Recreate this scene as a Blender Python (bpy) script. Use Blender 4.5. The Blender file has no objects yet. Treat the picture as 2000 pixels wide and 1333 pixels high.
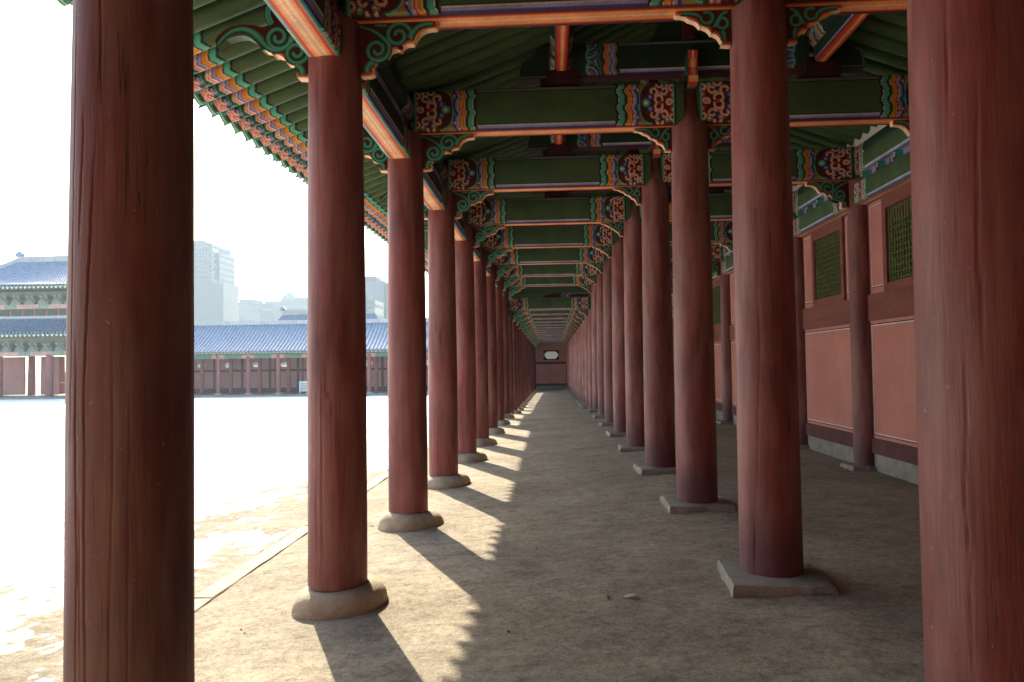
import bpy, bmesh, math, random
import numpy as np
from mathutils import Vector, Matrix

random.seed(7)
RNG = np.random.default_rng(11)
SC = bpy.context.scene
COL = SC.collection
R = math.radians

# ------------------------------------------------------------------ camera
CAM_Z = 1.75
YAW, PITCH, ROLL, FPX = 0.0545, 0.0336, 0.0134, 1389.35
cam_data = bpy.data.cameras.new('camera')
cam = bpy.data.objects.new('camera', cam_data)
COL.objects.link(cam)
cam_data.sensor_fit = 'HORIZONTAL'
cam_data.sensor_width = 36.0
cam_data.lens = FPX / 2000.0 * 36.0
cam_data.clip_start = 0.05
cam_data.clip_end = 6000
cam.matrix_world = (Matrix.Translation((0, 0, CAM_Z)) @ Matrix.Rotation(YAW, 4, 'Z')
                    @ Matrix.Rotation(math.pi / 2 + PITCH, 4, 'X') @ Matrix.Rotation(ROLL * -1.0, 4, 'Z'))
SC.camera = cam

# ------------------------------------------------------------------ sky and sun
SUN_EL, SUN_AZ = R(33.0), R(25.0)            # azimuth: degrees from +Y towards -X
SUN_DIR = Vector((-math.sin(SUN_AZ) * math.cos(SUN_EL), math.cos(SUN_AZ) * math.cos(SUN_EL), math.sin(SUN_EL)))
world = bpy.data.worlds.new('World')
SC.world = world
world.use_nodes = True
wn = world.node_tree
wn.nodes.clear()
sky = wn.nodes.new('ShaderNodeTexSky')
sky.sky_type = 'NISHITA'
sky.sun_disc = False
sky.sun_elevation = SUN_EL
sky.sun_rotation = -SUN_AZ
sky.air_density = 1.3
sky.dust_density = 1.8
sky.ozone_density = 1.0
bg = wn.nodes.new('ShaderNodeBackground')
bg.inputs['Strength'].default_value = 0.14
wo = wn.nodes.new('ShaderNodeOutputWorld')
wn.links.new(sky.outputs[0], bg.inputs['Color'])
wn.links.new(bg.outputs[0], wo.inputs['Surface'])
sun_data = bpy.data.lights.new('sun', 'SUN')
sun_data.energy = 3.75
sun_data.angle = R(0.53)
sun_data.color = (1.0, 0.90, 0.72)
sun = bpy.data.objects.new('sun', sun_data)
COL.objects.link(sun)
sun.rotation_euler = (-SUN_DIR).to_track_quat('-Z', 'Y').to_euler()

SC.view_settings.view_transform = 'Standard'
SC.view_settings.look = 'None'
SC.view_settings.gamma = 1.0
SC.view_settings.exposure = 1.98
SC.view_settings.use_curve_mapping = False
SC.render.engine = 'CYCLES'
SC.cycles.use_denoising = True
SC.cycles.max_bounces = 8
SC.cycles.diffuse_bounces = 3
SC.cycles.glossy_bounces = 3
SC.cycles.transmission_bounces = 4
SC.cycles.volume_bounces = 1
SC.cycles.sample_clamp_indirect = 6.0
SC.cycles.caustics_reflective = False
SC.cycles.caustics_refractive = False

# ------------------------------------------------------------------ colours (linear)
def srgb(r, g, b):
    def f(c):
        c = c / 255.0
        return c / 12.92 if c <= 0.04045 else ((c + 0.055) / 1.055) ** 2.4
    return (f(r), f(g), f(b))
GREEN = srgb(74, 98, 62)
DGREEN = srgb(38, 58, 40)
TEAL = srgb(92, 186, 158)
MTEAL = srgb(70, 140, 112)
AMBER = srgb(222, 150, 38)
REDO = srgb(206, 62, 44)
PINK = srgb(240, 150, 120)
CREAM = srgb(244, 206, 168)
ORANGE = srgb(244, 160, 96)
LAV = srgb(158, 158, 204)
NAVY = srgb(52, 58, 122)
MAROON = srgb(88, 34, 28)
BLACK = srgb(22, 22, 22)
WHITE = srgb(236, 232, 222)
GREY = srgb(120, 118, 128)
REDBROWN = srgb(110, 44, 38)

# ------------------------------------------------------------------ material helpers
def new_mat(name, rough=0.7, spec=0.3):
    m = bpy.data.materials.new(name)
    m.use_nodes = True
    nt = m.node_tree
    b = nt.nodes['Principled BSDF']
    b.inputs['Roughness'].default_value = rough
    b.inputs['Specular IOR Level'].default_value = spec
    return m, nt, b
def N(nt, t, **kw):
    n = nt.nodes.new(t)
    for k, v in kw.items():
        if k.startswith('i_'):
            n.inputs[k[2:].replace('_', ' ')].default_value = v
        else:
            setattr(n, k, v)
    return n
def ramp(nt, fac, stops):
    n = nt.nodes.new('ShaderNodeValToRGB')
    cr = n.color_ramp
    while len(cr.elements) < len(stops):
        cr.elements.new(0.5)
    for e, (p, c) in zip(cr.elements, stops):
        e.position = p
        e.color = (*c, 1) if len(c) == 3 else c
    nt.links.new(fac, n.inputs[0])
    return n.outputs[0]
def mixc(nt, fac, a, b, mode='MIX'):
    n = nt.nodes.new('ShaderNodeMix')
    n.data_type = 'RGBA'
    n.blend_type = mode
    for k, v in ((0, fac), (6, a), (7, b)):
        if isinstance(v, (int, float)):
            n.inputs[k].default_value = v
        elif isinstance(v, tuple):
            n.inputs[k].default_value = (*v, 1)
        else:
            nt.links.new(v, n.inputs[k])
    return n.outputs[2]
def coords(nt, scale=(1, 1, 1), kind='Object', rand=0.0):
    tc = nt.nodes.new('ShaderNodeTexCoord')
    mp = nt.nodes.new('ShaderNodeMapping')
    mp.inputs['Scale'].default_value = scale
    src = tc.outputs[kind]
    if rand:
        oi = nt.nodes.new('ShaderNodeObjectInfo')
        ma = nt.nodes.new('ShaderNodeMath'); ma.operation = 'MULTIPLY'; ma.inputs[1].default_value = rand
        nt.links.new(oi.outputs['Random'], ma.inputs[0])
        ad = nt.nodes.new('ShaderNodeVectorMath'); ad.operation = 'ADD'
        nt.links.new(src, ad.inputs[0]); nt.links.new(ma.outputs[0], ad.inputs[1])
        src = ad.outputs[0]
    nt.links.new(src, mp.inputs[0])
    return mp.outputs[0]
def noise(nt, vec, scale, detail=4, rough=0.55, dist=0.0):
    n = N(nt, 'ShaderNodeTexNoise')
    n.inputs['Scale'].default_value = scale
    n.inputs['Detail'].default_value = detail
    n.inputs['Roughness'].default_value = rough
    n.inputs['Distortion'].default_value = dist
    nt.links.new(vec, n.inputs['Vector'])
    return n.outputs['Fac']
def bump(nt, bsdf, height, strength=0.3, dist=0.02):
    b = nt.nodes.new('ShaderNodeBump')
    b.inputs['Strength'].default_value = strength
    b.inputs['Distance'].default_value = dist
    nt.links.new(height, b.inputs['Height'])
    nt.links.new(b.outputs[0], bsdf.inputs['Normal'])
M = {}

def mk_paint():
    m, nt, b = new_mat('painted_wood', 0.62, 0.25)
    at = N(nt, 'ShaderNodeAttribute', attribute_name='paint')
    v = coords(nt, (1, 1, 1), 'Object', 5.0)
    n1 = noise(nt, v, 3.0, 5, 0.6)
    n2 = noise(nt, v, 45.0, 3, 0.6)
    f1 = ramp(nt, n1, [(0.3, (0.68, 0.66, 0.62)), (0.7, (1.08, 1.08, 1.04))])
    f2 = ramp(nt, n2, [(0.35, (0.86, 0.86, 0.86)), (0.65, (1.06, 1.06, 1.06))])
    c = mixc(nt, 1.0, at.outputs['Color'], f1, 'MULTIPLY')
    c = mixc(nt, 1.0, c, f2, 'MULTIPLY')
    nt.links.new(c, b.inputs['Base Color'])
    bump(nt, b, n2, 0.12, 0.01)
    M['paint'] = m
mk_paint()

def mk_column(name, dark, mid, light, grey, band=None, grain=1.0):
    m, nt, b = new_mat(name, 0.5, 0.42)
    v = coords(nt, (1, 1, 0.05), 'Object', 3.0)
    v2 = coords(nt, (1, 1, 0.35), 'Object', 7.0)
    g = noise(nt, v, 38, 6, 0.65)
    g2 = noise(nt, v, 130, 3, 0.6)
    bl = noise(nt, v2, 3.2, 5, 0.6, 0.4)
    c = ramp(nt, g, [(0.1, dark), (0.5, mid), (0.9, light)])
    c2 = ramp(nt, bl, [(0.35, (0.62, 0.60, 0.60)), (0.65, (1.12, 1.08, 1.06))])
    c = mixc(nt, 1.0, c, c2, 'MULTIPLY')
    bl2 = noise(nt, coords(nt, (1, 1, 0.16), 'Object', 9.0), 5.5, 4, 0.6)
    gf = ramp(nt, bl2, [(0.42, (0, 0, 0)), (0.68, (0.72, 0.72, 0.72))])
    c = mixc(nt, gf, c, grey)
    oi = N(nt, 'ShaderNodeObjectInfo')
    tone = ramp(nt, oi.outputs['Random'], [(0.0, (0.84, 0.82, 0.82)), (0.5, (1.02, 1.0, 1.0)), (1.0, (1.16, 1.18, 1.18))])
    c = mixc(nt, 1.0, c, tone, 'MULTIPLY')
    # thin drying checks in the wood
    ck = noise(nt, coords(nt, (1, 1, 0.018), 'Object', 4.0), 26, 2, 0.5)
    ckf = ramp(nt, ck, [(0.485, (1, 1, 1)), (0.4985, (0.30, 0.27, 0.27)), (0.5015, (0.30, 0.27, 0.27)), (0.515, (1, 1, 1))])
    msk = ramp(nt, noise(nt, coords(nt, (1, 1, 0.3), 'Object', 6.0), 2.6, 2, 0.5), [(0.52, (0, 0, 0)), (0.60, (1, 1, 1))])
    c = mixc(nt, msk, c, mixc(nt, 1.0, c, ckf, 'MULTIPLY'))
    # chips and specks
    sp = noise(nt, coords(nt, (1, 1, 0.6), 'Object', 8.0), 60, 2, 0.5)
    spf = ramp(nt, sp, [(0.735, (0, 0, 0)), (0.76, (0.6, 0.6, 0.6))])
    c = mixc(nt, spf, c, srgb(176, 150, 140))
    if band:
        tc = N(nt, 'ShaderNodeTexCoord'); sx = N(nt, 'ShaderNodeSeparateXYZ')
        nt.links.new(tc.outputs['Object'], sx.inputs[0])
        ad = N(nt, 'ShaderNodeMath', operation='ADD')
        mu = N(nt, 'ShaderNodeMath', operation='MULTIPLY'); mu.inputs[1].default_value = 0.5
        nt.links.new(bl, mu.inputs[0]); nt.links.new(mu.outputs[0], ad.inputs[0]); nt.links.new(sx.outputs[2], ad.inputs[1])
        bf = ramp(nt, ad.outputs[0], [(0.45, (0.75, 0.75, 0.75)), (0.72, (0, 0, 0))])
        c = mixc(nt, bf, c, band)
    nt.links.new(c, b.inputs['Base Color'])
    h = N(nt, 'ShaderNodeMath', operation='ADD')
    nt.links.new(g, h.inputs[0]); nt.links.new(g2, h.inputs[1])
    bump(nt, b, h.outputs[0], 0.22 * grain, 0.010)
    rr = ramp(nt, g, [(0.3, (0.50, 0.50, 0.50)), (0.7, (0.70, 0.70, 0.70))])
    nt.links.new(rr, b.inputs['Roughness'])
    M[name] = m
mk_column('column_red', srgb(100, 50, 46), srgb(124, 62, 56), srgb(142, 80, 72), srgb(146, 104, 98))
mk_column('column_old', srgb(78, 48, 45), srgb(100, 58, 53), srgb(124, 80, 73), srgb(124, 100, 93), grain=0.9)
mk_column('column_inner', srgb(98, 50, 46), srgb(122, 64, 58), srgb(142, 84, 76), srgb(148, 108, 102), band=srgb(84, 52, 58))

def mk_simple(name, c0, c1, sc=8.0, rough=0.8, spec=0.2, bs=0.2, bd=0.01, fine=60.0, stretch=(1, 1, 1), rand=5.0, fc=1.0):
    m, nt, b = new_mat(name, rough, spec)
    v = coords(nt, stretch, 'Object', rand)
    n1 = noise(nt, v, sc, 6, 0.6)
    n2 = noise(nt, v, fine, 3, 0.6)
    c = ramp(nt, n1, [(0.3, c0), (0.7, c1)])
    lo_, hi_ = 1 - .18 * fc, 1 + .10 * fc
    f2 = ramp(nt, n2, [(0.3, (lo_,) * 3), (0.7, (hi_,) * 3)])
    c = mixc(nt, 1.0, c, f2, 'MULTIPLY')
    nt.links.new(c, b.inputs['Base Color'])
    h = N(nt, 'ShaderNodeMath', operation='ADD')
    nt.links.new(n1, h.inputs[0]); nt.links.new(n2, h.inputs[1])
    bump(nt, b, h.outputs[0], bs, bd)
    M[name] = m
    return m, nt, b
mk_simple('wall_pink', srgb(180, 118, 108), srgb(204, 140, 127), 1.1, 0.85, 0.15, 0.05, 0.003, 14, fc=.3)
mk_simple('wall_rail', srgb(120, 72, 62), srgb(142, 90, 78), 4, 0.8, 0.2, 0.2, 0.006, 50, (1, 0.2, 1))
mk_simple('wall_plum', srgb(84, 54, 54), srgb(106, 72, 68), 4, 0.8, 0.2, 0.2, 0.006, 50)
mk_simple('line_white', srgb(222, 214, 204), srgb(236, 230, 222), 8)
mk_simple('line_black', srgb(24, 22, 22), srgb(34, 30, 30), 8)
mk_simple('granite', srgb(150, 140, 120), srgb(188, 176, 152), 6, 0.9, 0.15, 0.55, 0.02, 90)
mk_simple('granite_grey', srgb(126, 124, 114), srgb(164, 160, 148), 5, 0.9, 0.15, 0.6, 0.02, 80)
mk_simple('kerb_stone', srgb(150, 144, 128), srgb(186, 178, 160), 5, 0.9, 0.15, 0.5, 0.015, 80)
mk_simple('lattice_green', srgb(94, 104, 64), srgb(110, 120, 78), 8)
mk_simple('lattice_back', srgb(22, 24, 16), srgb(32, 32, 22), 5)
mk_simple('plaster', srgb(206, 202, 182), srgb(224, 220, 202), 4)
mk_simple('dark_wood', srgb(46, 22, 20), srgb(70, 32, 28), 6)
mk_simple('deck_green', srgb(46, 62, 42), srgb(60, 80, 52), 4, stretch=(0.2, 1, 1))
mk_simple('tile_grey', srgb(92, 106, 124), srgb(124, 140, 160), 3, 0.25, 0.7, 0.25, 0.01, 30)
mk_simple('ridge_plaster', srgb(150, 152, 152), srgb(182, 182, 180), 2)
mk_simple('far_red', srgb(136, 86, 82), srgb(156, 102, 96), 2)  # paled so that a veil of haze is in the colour
mk_simple('far_pink', srgb(168, 122, 116), srgb(182, 136, 128), 1)  # lightened likewise, the distance haze is painted in
mk_simple('far_green', srgb(122, 134, 122), srgb(140, 152, 138), 3)  # saturation lowered to stand in for the same haze veil
def mk_paper():
    m, nt, b = new_mat('window_paper', 0.9, 0.1)
    b.inputs['Base Color'].default_value = (*srgb(226, 222, 210), 1)
    tr = N(nt, 'ShaderNodeBsdfTranslucent'); tr.inputs['Color'].default_value = (*srgb(226, 232, 238), 1)
    mx = N(nt, 'ShaderNodeMixShader'); mx.inputs[0].default_value = 0.6
    out = nt.nodes['Material Output']
    nt.links.new(b.outputs[0], mx.inputs[1]); nt.links.new(tr.outputs[0], mx.inputs[2]); nt.links.new(mx.outputs[0], out.inputs['Surface'])
    M['window_paper'] = m
mk_paper()
mk_simple('leaf_litter', srgb(150, 138, 120), srgb(186, 174, 154), 30)
mk_simple('tower_body', srgb(64, 76, 88), srgb(72, 84, 96), 0.1, 0.4, 0.5, 0.0)
mk_simple('tower_band', srgb(82, 92, 100), srgb(90, 100, 108), 0.2, 0.6, 0.3, 0.0)
mk_simple('tower_glass', srgb(34, 60, 86), srgb(42, 68, 94), 0.2, 0.15, 0.6, 0.0)
mk_simple('sign_white', srgb(214, 214, 210), srgb(228, 228, 224), 3)
mk_simple('sign_print', srgb(120, 130, 134), srgb(214, 214, 208), 9, fine=25)

def mk_sand():
    m, nt, b = new_mat('sand', 0.95, 0.1)
    v = coords(nt, (1, 1, 1), 'Object')
    a = noise(nt, v, 0.9, 6, 0.65, 0.3)
    c1 = ramp(nt, a, [(0.3, srgb(142, 132, 116)), (0.5, srgb(160, 150, 132)), (0.72, srgb(176, 166, 147))])
    e = noise(nt, coords(nt, (0.75, 1.15, 1), 'Object'), 6.0, 8, 0.72, 0.3)
    f = ramp(nt, e, [(0.34, (0.70, 0.69, 0.68)), (0.52, (1.0, 1.0, 1.0)), (0.68, (1.13, 1.12, 1.11))])
    c = mixc(nt, 1.0, c1, f, 'MULTIPLY')
    e2 = noise(nt, v, 19.0, 6, 0.75, 0.2)
    c = mixc(nt, 1.0, c, ramp(nt, e2, [(0.36, (0.70, 0.69, 0.68)), (0.52, (1, 1, 1)), (0.66, (1.12, 1.12, 1.12))]), 'MULTIPLY')
    g = noise(nt, v, 70, 6, 0.8)
    f2 = ramp(nt, g, [(0.34, (0.55, 0.54, 0.53)), (0.5, (1.0, 1.0, 1.0)), (0.66, (1.28, 1.27, 1.26))])
    c = mixc(nt, 1.0, c, f2, 'MULTIPLY')
    vo = N(nt, 'ShaderNodeTexVoronoi'); vo.inputs['Scale'].default_value = 26
    nt.links.new(v, vo.inputs['Vector'])
    pf = ramp(nt, vo.outputs['Distance'], [(0.07, (0.55, 0.55, 0.55)), (0.14, (0, 0, 0))])
    c = mixc(nt, pf, c, srgb(112, 104, 90))
    nt.links.new(c, b.inputs['Base Color'])
    h = N(nt, 'ShaderNodeMath', operation='MULTIPLY_ADD'); h.inputs[1].default_value = 0.6
    nt.links.new(g, h.inputs[0]); nt.links.new(e, h.inputs[2])
    bump(nt, b, h.outputs[0], 0.6, 0.035)
    M['sand'] = m
mk_sand()

def mk_snow():
    m, nt, b = new_mat('snow', 0.6, 0.3)
    v = coords(nt, (1, 1, 1), 'Object')
    a = noise(nt, v, 1.4, 5, 0.6)
    c = ramp(nt, a, [(0.3, (0.74, 0.76, 0.80)), (0.7, (0.84, 0.85, 0.87))])
    at = N(nt, 'ShaderNodeAttribute', attribute_name='paint')      # snow depth over the sand, 0..1
    sx = N(nt, 'ShaderNodeSeparateColor'); nt.links.new(at.outputs['Color'], sx.inputs[0])
    gr = noise(nt, coords(nt, (1.0, 0.8, 1), 'Object'), 6.0, 9, 0.80)
    th = N(nt, 'ShaderNodeMath', operation='MULTIPLY_ADD'); th.inputs[1].default_value = 0.50; th.inputs[2].default_value = 0.0
    nt.links.new(sx.outputs[0], th.inputs[0])
    ad = N(nt, 'ShaderNodeMath', operation='ADD'); nt.links.new(th.outputs[0], ad.inputs[0]); nt.links.new(gr, ad.inputs[1])
    df = ramp(nt, ad.outputs[0], [(0.585, (1, 1, 1)), (0.635, (0, 0, 0))])
    c = mixc(nt, df, c, srgb(158, 147, 128))
    nt.links.new(c, b.inputs['Base Color'])
    h = noise(nt, v, 14, 6, 0.7)
    bump(nt, b, h, 0.5, 0.04)
    M['snow'] = m
mk_snow()

# ------------------------------------------------------------------ mesh helpers
class MB:
    """collects vertices, faces, paint colours and smooth flags for one mesh"""
    def __init__(s):
        s.v, s.f, s.c, s.sm, s.nv = [], [], [], [], 0
    def add(s, verts, faces, col=None, smooth=False):
        verts = np.asarray(verts, dtype=float).reshape(-1, 3)
        n = len(verts)
        s.v.append(verts)
        if col is None:
            col = (0.5, 0.5, 0.5)
        col = np.asarray(col, dtype=float)
        if col.ndim == 1:
            col = np.repeat(col[None, :], n, 0)
        s.c.append(col)
        o = s.nv
        for q in faces:
            s.f.append(tuple(int(i) + o for i in q))
            s.sm.append(smooth)
        s.nv += n
        return s
    def box(s, x0, x1, y0, y1, z0, z1, col=None):
        v = [(x, y, z) for z in (z0, z1) for y in (y0, y1) for x in (x0, x1)]
        f = [(0, 2, 3, 1), (4, 5, 7, 6), (0, 1, 5, 4), (2, 6, 7, 3), (0, 4, 6, 2), (1, 3, 7, 5)]
        return s.add(v, f, col)
    def grid(s, P, col=None, closed=False, smooth=False, flip=False):
        """P: (n, m, 3) array of points; closed joins the last column to the first"""
        n, m = P.shape[:2]
        idx = np.arange(n * m).reshape(n, m)
        if closed:
            idx = np.concatenate([idx, idx[:, :1]], 1)
        a, b_, c_, d = idx[:-1, :-1].ravel(), idx[:-1, 1:].ravel(), idx[1:, 1:].ravel(), idx[1:, :-1].ravel()
        F = np.stack([a, d, c_, b_] if flip else [a, b_, c_, d], 1)
        if col is not None:
            col = np.asarray(col, dtype=float)
            if col.ndim == 3:
                col = col.reshape(-1, 3)
        return s.add(P.reshape(-1, 3), F.tolist(), col, smooth)
    def prism(s, poly, plane, t0, t1, col_side=None, col_edge=None):
        """extrude a polygon (list of 2d points, ccw) lying in 'xz','yz' or 'xy' between t0 and t1"""
        k = len(poly)
        def P(p, t):
            return {'xz': (p[0], t, p[1]), 'yz': (t, p[0], p[1]), 'xy': (p[0], p[1], t)}[plane]
        va = [P(p, t0) for p in poly]; vb = [P(p, t1) for p in poly]
        s.add(va, [tuple(range(k))], col_side)
        s.add(vb, [tuple(range(k))[::-1]], col_side)
        if col_edge is None:
            col_edge = [col_side] * k
        for i in range(k):
            j = (i + 1) % k
            s.add([va[i], va[j], vb[j], vb[i]], [(0, 3, 2, 1)], col_edge[i])
        return s
    def ribbon(s, pts, w, plane, t, col, taper=True):
        """flat stroke along 2d pts in the plane at offset t"""
        p = np.asarray(pts, float)
        d = np.gradient(p, axis=0)
        d /= np.maximum(np.linalg.norm(d, axis=1)[:, None], 1e-9)
        nrm = np.stack([-d[:, 1], d[:, 0]], 1)
        ww = np.full(len(p), w) if np.isscalar(w) else np.asarray(w)
        a, b_ = p + nrm * ww[:, None] / 2, p - nrm * ww[:, None] / 2
        def lift(q):
            tt = np.full(len(q), t)
            return {'xz': np.stack([q[:, 0], tt, q[:, 1]], 1), 'yz': np.stack([tt, q[:, 0], q[:, 1]], 1)}[plane]
        G = np.stack([lift(a), lift(b_)], 1)
        return s.grid(G, np.asarray(col))
    def build(s, name, mat, parent=None, props=None):
        me = bpy.data.meshes.new(name)
        V = np.concatenate(s.v) if s.v else np.zeros((0, 3))
        me.from_pydata(V.tolist(), [], s.f)
        me.polygons.foreach_set('use_smooth', s.sm)
        ca = me.color_attributes.new('paint', 'FLOAT_COLOR', 'POINT')
        cc = np.ones((len(V), 4)); cc[:, :3] = np.concatenate(s.c)
        ca.data.foreach_set('color', cc.ravel())
        me.materials.append(M[mat])
        bm = bmesh.new(); bm.from_mesh(me)
        bmesh.ops.recalc_face_normals(bm, faces=bm.faces)
        bm.to_mesh(me); bm.free()
        me.update()
        return link(name, me, parent, props)
def link(name, data, parent=None, props=None, loc=None, rot=None, scale=None):
    o = bpy.data.objects.new(name, data)
    COL.objects.link(o)
    if parent is not None:
        o.parent = parent
    if loc is not None: o.location = loc
    if rot is not None: o.rotation_euler = rot
    if scale is not None: o.scale = scale
    if props:
        for k, v in props.items():
            o[k] = v
    return o
def thing(name, label, cat, loc=(0, 0, 0), group=None, rot=None, scale=None):
    p = {'label': label, 'category': cat, 'kind': 'thing'}
    if group: p['group'] = group
    return link(name, None, None, p, loc, rot, scale)
def tag(o, label, cat, group=None):
    o['label'] = label; o['category'] = cat; o['kind'] = 'thing'
    if group: o['group'] = group
    return o
ORD = ['zeroth', 'first', 'second', 'third', 'fourth', 'fifth', 'sixth', 'seventh', 'eighth', 'ninth', 'tenth', 'eleventh', 'twelfth',
       'thirteenth', 'fourteenth', 'fifteenth', 'sixteenth', 'seventeenth', 'eighteenth', 'nineteenth', 'twentieth', 'twenty-first',
       'twenty-second', 'twenty-third', 'twenty-fourth', 'twenty-fifth', 'twenty-sixth', 'twenty-seventh']

def vnoise(x, y, seed=0):
    """smooth value noise on arrays"""
    xi, yi = np.floor(x).astype(np.int64), np.floor(y).astype(np.int64)
    xf, yf = x - xi, y - yi
    u, v = xf * xf * (3 - 2 * xf), yf * yf * (3 - 2 * yf)
    def h(a, b):
        n = (a * 374761393 + b * 668265263 + seed * 974711) & 0x7fffffff
        n = ((n ^ (n >> 13)) * 1274126177) & 0x7fffffff
        return ((n ^ (n >> 16)) & 0xffff) / 65535.0
    return (h(xi, yi) * (1 - u) + h(xi + 1, yi) * u) * (1 - v) + (h(xi, yi + 1) * (1 - u) + h(xi + 1, yi + 1) * u) * v
def fbm(x, y, oct=5, seed=0, gain=0.5):
    a, s, t = 1.0, 0.0, 0.0
    for o in range(oct):
        s = s + a * vnoise(x * 2 ** o, y * 2 ** o, seed + o); t += a; a *= gain
    return s / t

# ------------------------------------------------------------------ layout
S = 2.6
Y0 = 2.646
XL, XR, XW = -1.600, 1.555, 4.470
XM1, XM2 = 0.163, 2.947                # middle purlins
NB = 25                                # columns 0..24 in each row
YSTEP = 24.75                          # the roof and the floor step down here
YEND = 66.3
SLOPE = 0.37
def yn(n): return Y0 + S * n
def dz(n): return 0.0 if n <= 8 else -0.60 - 0.003 * (n - 9)
def bz(n): return 0.0 if n <= 8 else -(0.185 + 0.0287 * (n - 9))
def floor_drop(y):
    y = np.asarray(y, float)
    return np.where(y < YSTEP, 0.0, 0.185 + 0.0110 * np.maximum(y - 26.0, -1.2))
def floor_z(x, y):
    x = np.clip(x, -2.70, 1.6)
    return (x + 1.6) * 0.064 - floor_drop(y)
def court_z(y):
    return -0.075 - 0.0145 * np.clip(np.asarray(y, float) - 12.0, 0, 52)

# ------------------------------------------------------------------ ground, floor, snow
xs = np.array([-3000, -900, -300, -120, -60, -40, -25, -15, -10, -7, -5, -4, -3.4, -3.0, -2.80, -2.79, 5.0, 5.1, 30, 150, 900, 3000.0])
ys = np.concatenate([[-3000, -600, -100, -45, -38.0, -20, -10], np.arange(-6, 70, 2.0), [75, 100, 200, 500, 1200, 4000.0]])
XX, YY = np.meshgrid(xs, ys)
ZZ = court_z(YY).copy()
ZZ[(XX > -2.795) & (XX < 5.05) & (YY > -40) & (YY < 69)] = -1.6
ZZ[(XX > 5.0)] = court_z(YY)[(XX > 5.0)] - 0.2
g = MB(); g.grid(np.stack([XX, YY, ZZ], 2))
g.build('ground', 'sand', None, {'kind': 'structure'})

xf = np.concatenate([np.linspace(-2.70, 1.6, 60), np.linspace(1.7, 4.62, 20)])
yf = np.concatenate([np.arange(-37, 1.5, 0.5), np.arange(1.5, 14, 0.07), np.arange(14, YSTEP - 0.2, 0.25), [YSTEP - 0.01, YSTEP + 0.01], np.arange(YSTEP + 0.3, 67.0, 0.5)])
XX, YY = np.meshgrid(xf, yf)
ZZ = floor_z(XX, YY) + 0.022 * (fbm(XX * 1.3 + 9, YY * 1.3, 5, 3, 0.55) - 0.5) + 0.006 * (fbm(XX * 7, YY * 7, 3, 8) - 0.5)
g = MB(); g.grid(np.stack([XX, YY, ZZ], 2), smooth=True)
g.build('gallery_floor', 'sand', None, {'kind': 'structure'})

# kerb stones along the edge of the gallery floor
kerb = link('kerb', None, None, {'kind': 'structure'})
y = -36.0; k = 0
kerb_meshes = []
for i in range(4):
    L = (1.25, 1.45, 1.1, 1.35)[i]
    bmx = bmesh.new()
    bmesh.ops.create_cube(bmx, size=1.0)
    for v in bmx.verts:
        v.co = (v.co.x * 0.175, v.co.y * (L - 0.008), v.co.z * 0.50 - 0.25)
    bmesh.ops.bevel(bmx, geom=bmx.edges[:], offset=0.008, segments=2, affect='EDGES')
    bmesh.ops.subdivide_edges(bmx, edges=[e for e in bmx.edges if e.calc_length() > .5], cuts=5, use_grid_fill=True)
    for v in bmx.verts:
        v.co += Vector((random.uniform(-.004, .004), 0, random.uniform(-.003, .003)))
    me = bpy.data.meshes.new('kerb_stone'); bmx.to_mesh(me); bmx.free(); me.materials.append(M['kerb_stone'])
    kerb_meshes.append((L, me))
while y < 66:
    L, me = kerb_meshes[k % 4 if k % 7 else 2]
    yc = y + L / 2
    link('kerb_stone', me, kerb, None, (-2.785 + random.uniform(-.006, .006), yc, float(floor_z(-2.7, yc)) + 0.010 + random.uniform(-.004, .004)), (0, 0, random.uniform(-.006, .006)))
    y += L; k += 1

# snow: a thin real sheet that dips under the sand where the ground is bare
def snow_height(X, Y):
    d = -2.90 - X                                   # metres out from the kerb
    base = fbm(X * 0.55 + 3, Y * 0.22 + 1, 4, 21)
    fine = fbm(X * 2.4, Y * 1.3, 5, 33, 0.62)
    grit = fbm(X * 11 + 2, Y * 8, 4, 61, 0.8)
    cover = (d - 0.55 + 0.10 * (np.clip(Y, 3, 14) - 8)) * 0.36 + (base - 0.5) * 1.1 + (fine - 0.5) * 2.2 + (grit - 0.5) * 1.5
    far = np.clip((d - 2.4) / 3.5, 0, 1)
    cover = cover + far * 0.35
    strip = np.exp(-((Y - 25.5) / 0.5) ** 2) * 0.9 * far
    cover = cover - strip
    h = np.clip(cover, -0.6, 1.0) * 0.035
    h = h + np.where(cover > 0, 0.010 * (fbm(X * 4, Y * 4, 4, 51) - 0.4) + 0.03 * (fbm(X * 0.8, Y * 0.8, 3, 5) - 0.5), 0)
    col = np.repeat((np.clip(cover * .45 - .02, 0, 1) * (1 - .62 * np.clip((fbm(X * .33, Y * .8, 4, 91) - .42) * 5, 0, 1)))[..., None], 3, 2)
    return h, col
g = MB()
xs = np.arange(-11.0, -2.89, 0.04); ys = np.arange(2.0, 19.0, 0.05)
XX, YY = np.meshgrid(xs, ys)
H_, K_ = snow_height(XX, YY); g.grid(np.stack([XX, YY, court_z(YY) + H_], 2), K_, smooth=True)
xs = np.concatenate([np.arange(-70, -11.0, 0.5), [-11.0]]); ys = np.arange(-5.0, 61.5, 0.3)
XX, YY = np.meshgrid(xs, ys)
H_, K_ = snow_height(XX, YY); g.grid(np.stack([XX, YY, court_z(YY) + H_ + 0.004], 2), K_, smooth=True)
xs = np.arange(-11.0, -2.89, 0.12)
for ya, yb, st in ((-5.0, 2.0, 0.15), (19.0, 61.5, 0.2)):
    ys = np.arange(ya, yb + 1e-6, st)
    XX, YY = np.meshgrid(xs, ys)
    H_, K_ = snow_height(XX, YY); g.grid(np.stack([XX, YY, court_z(YY) + H_], 2), K_, smooth=True)
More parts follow.
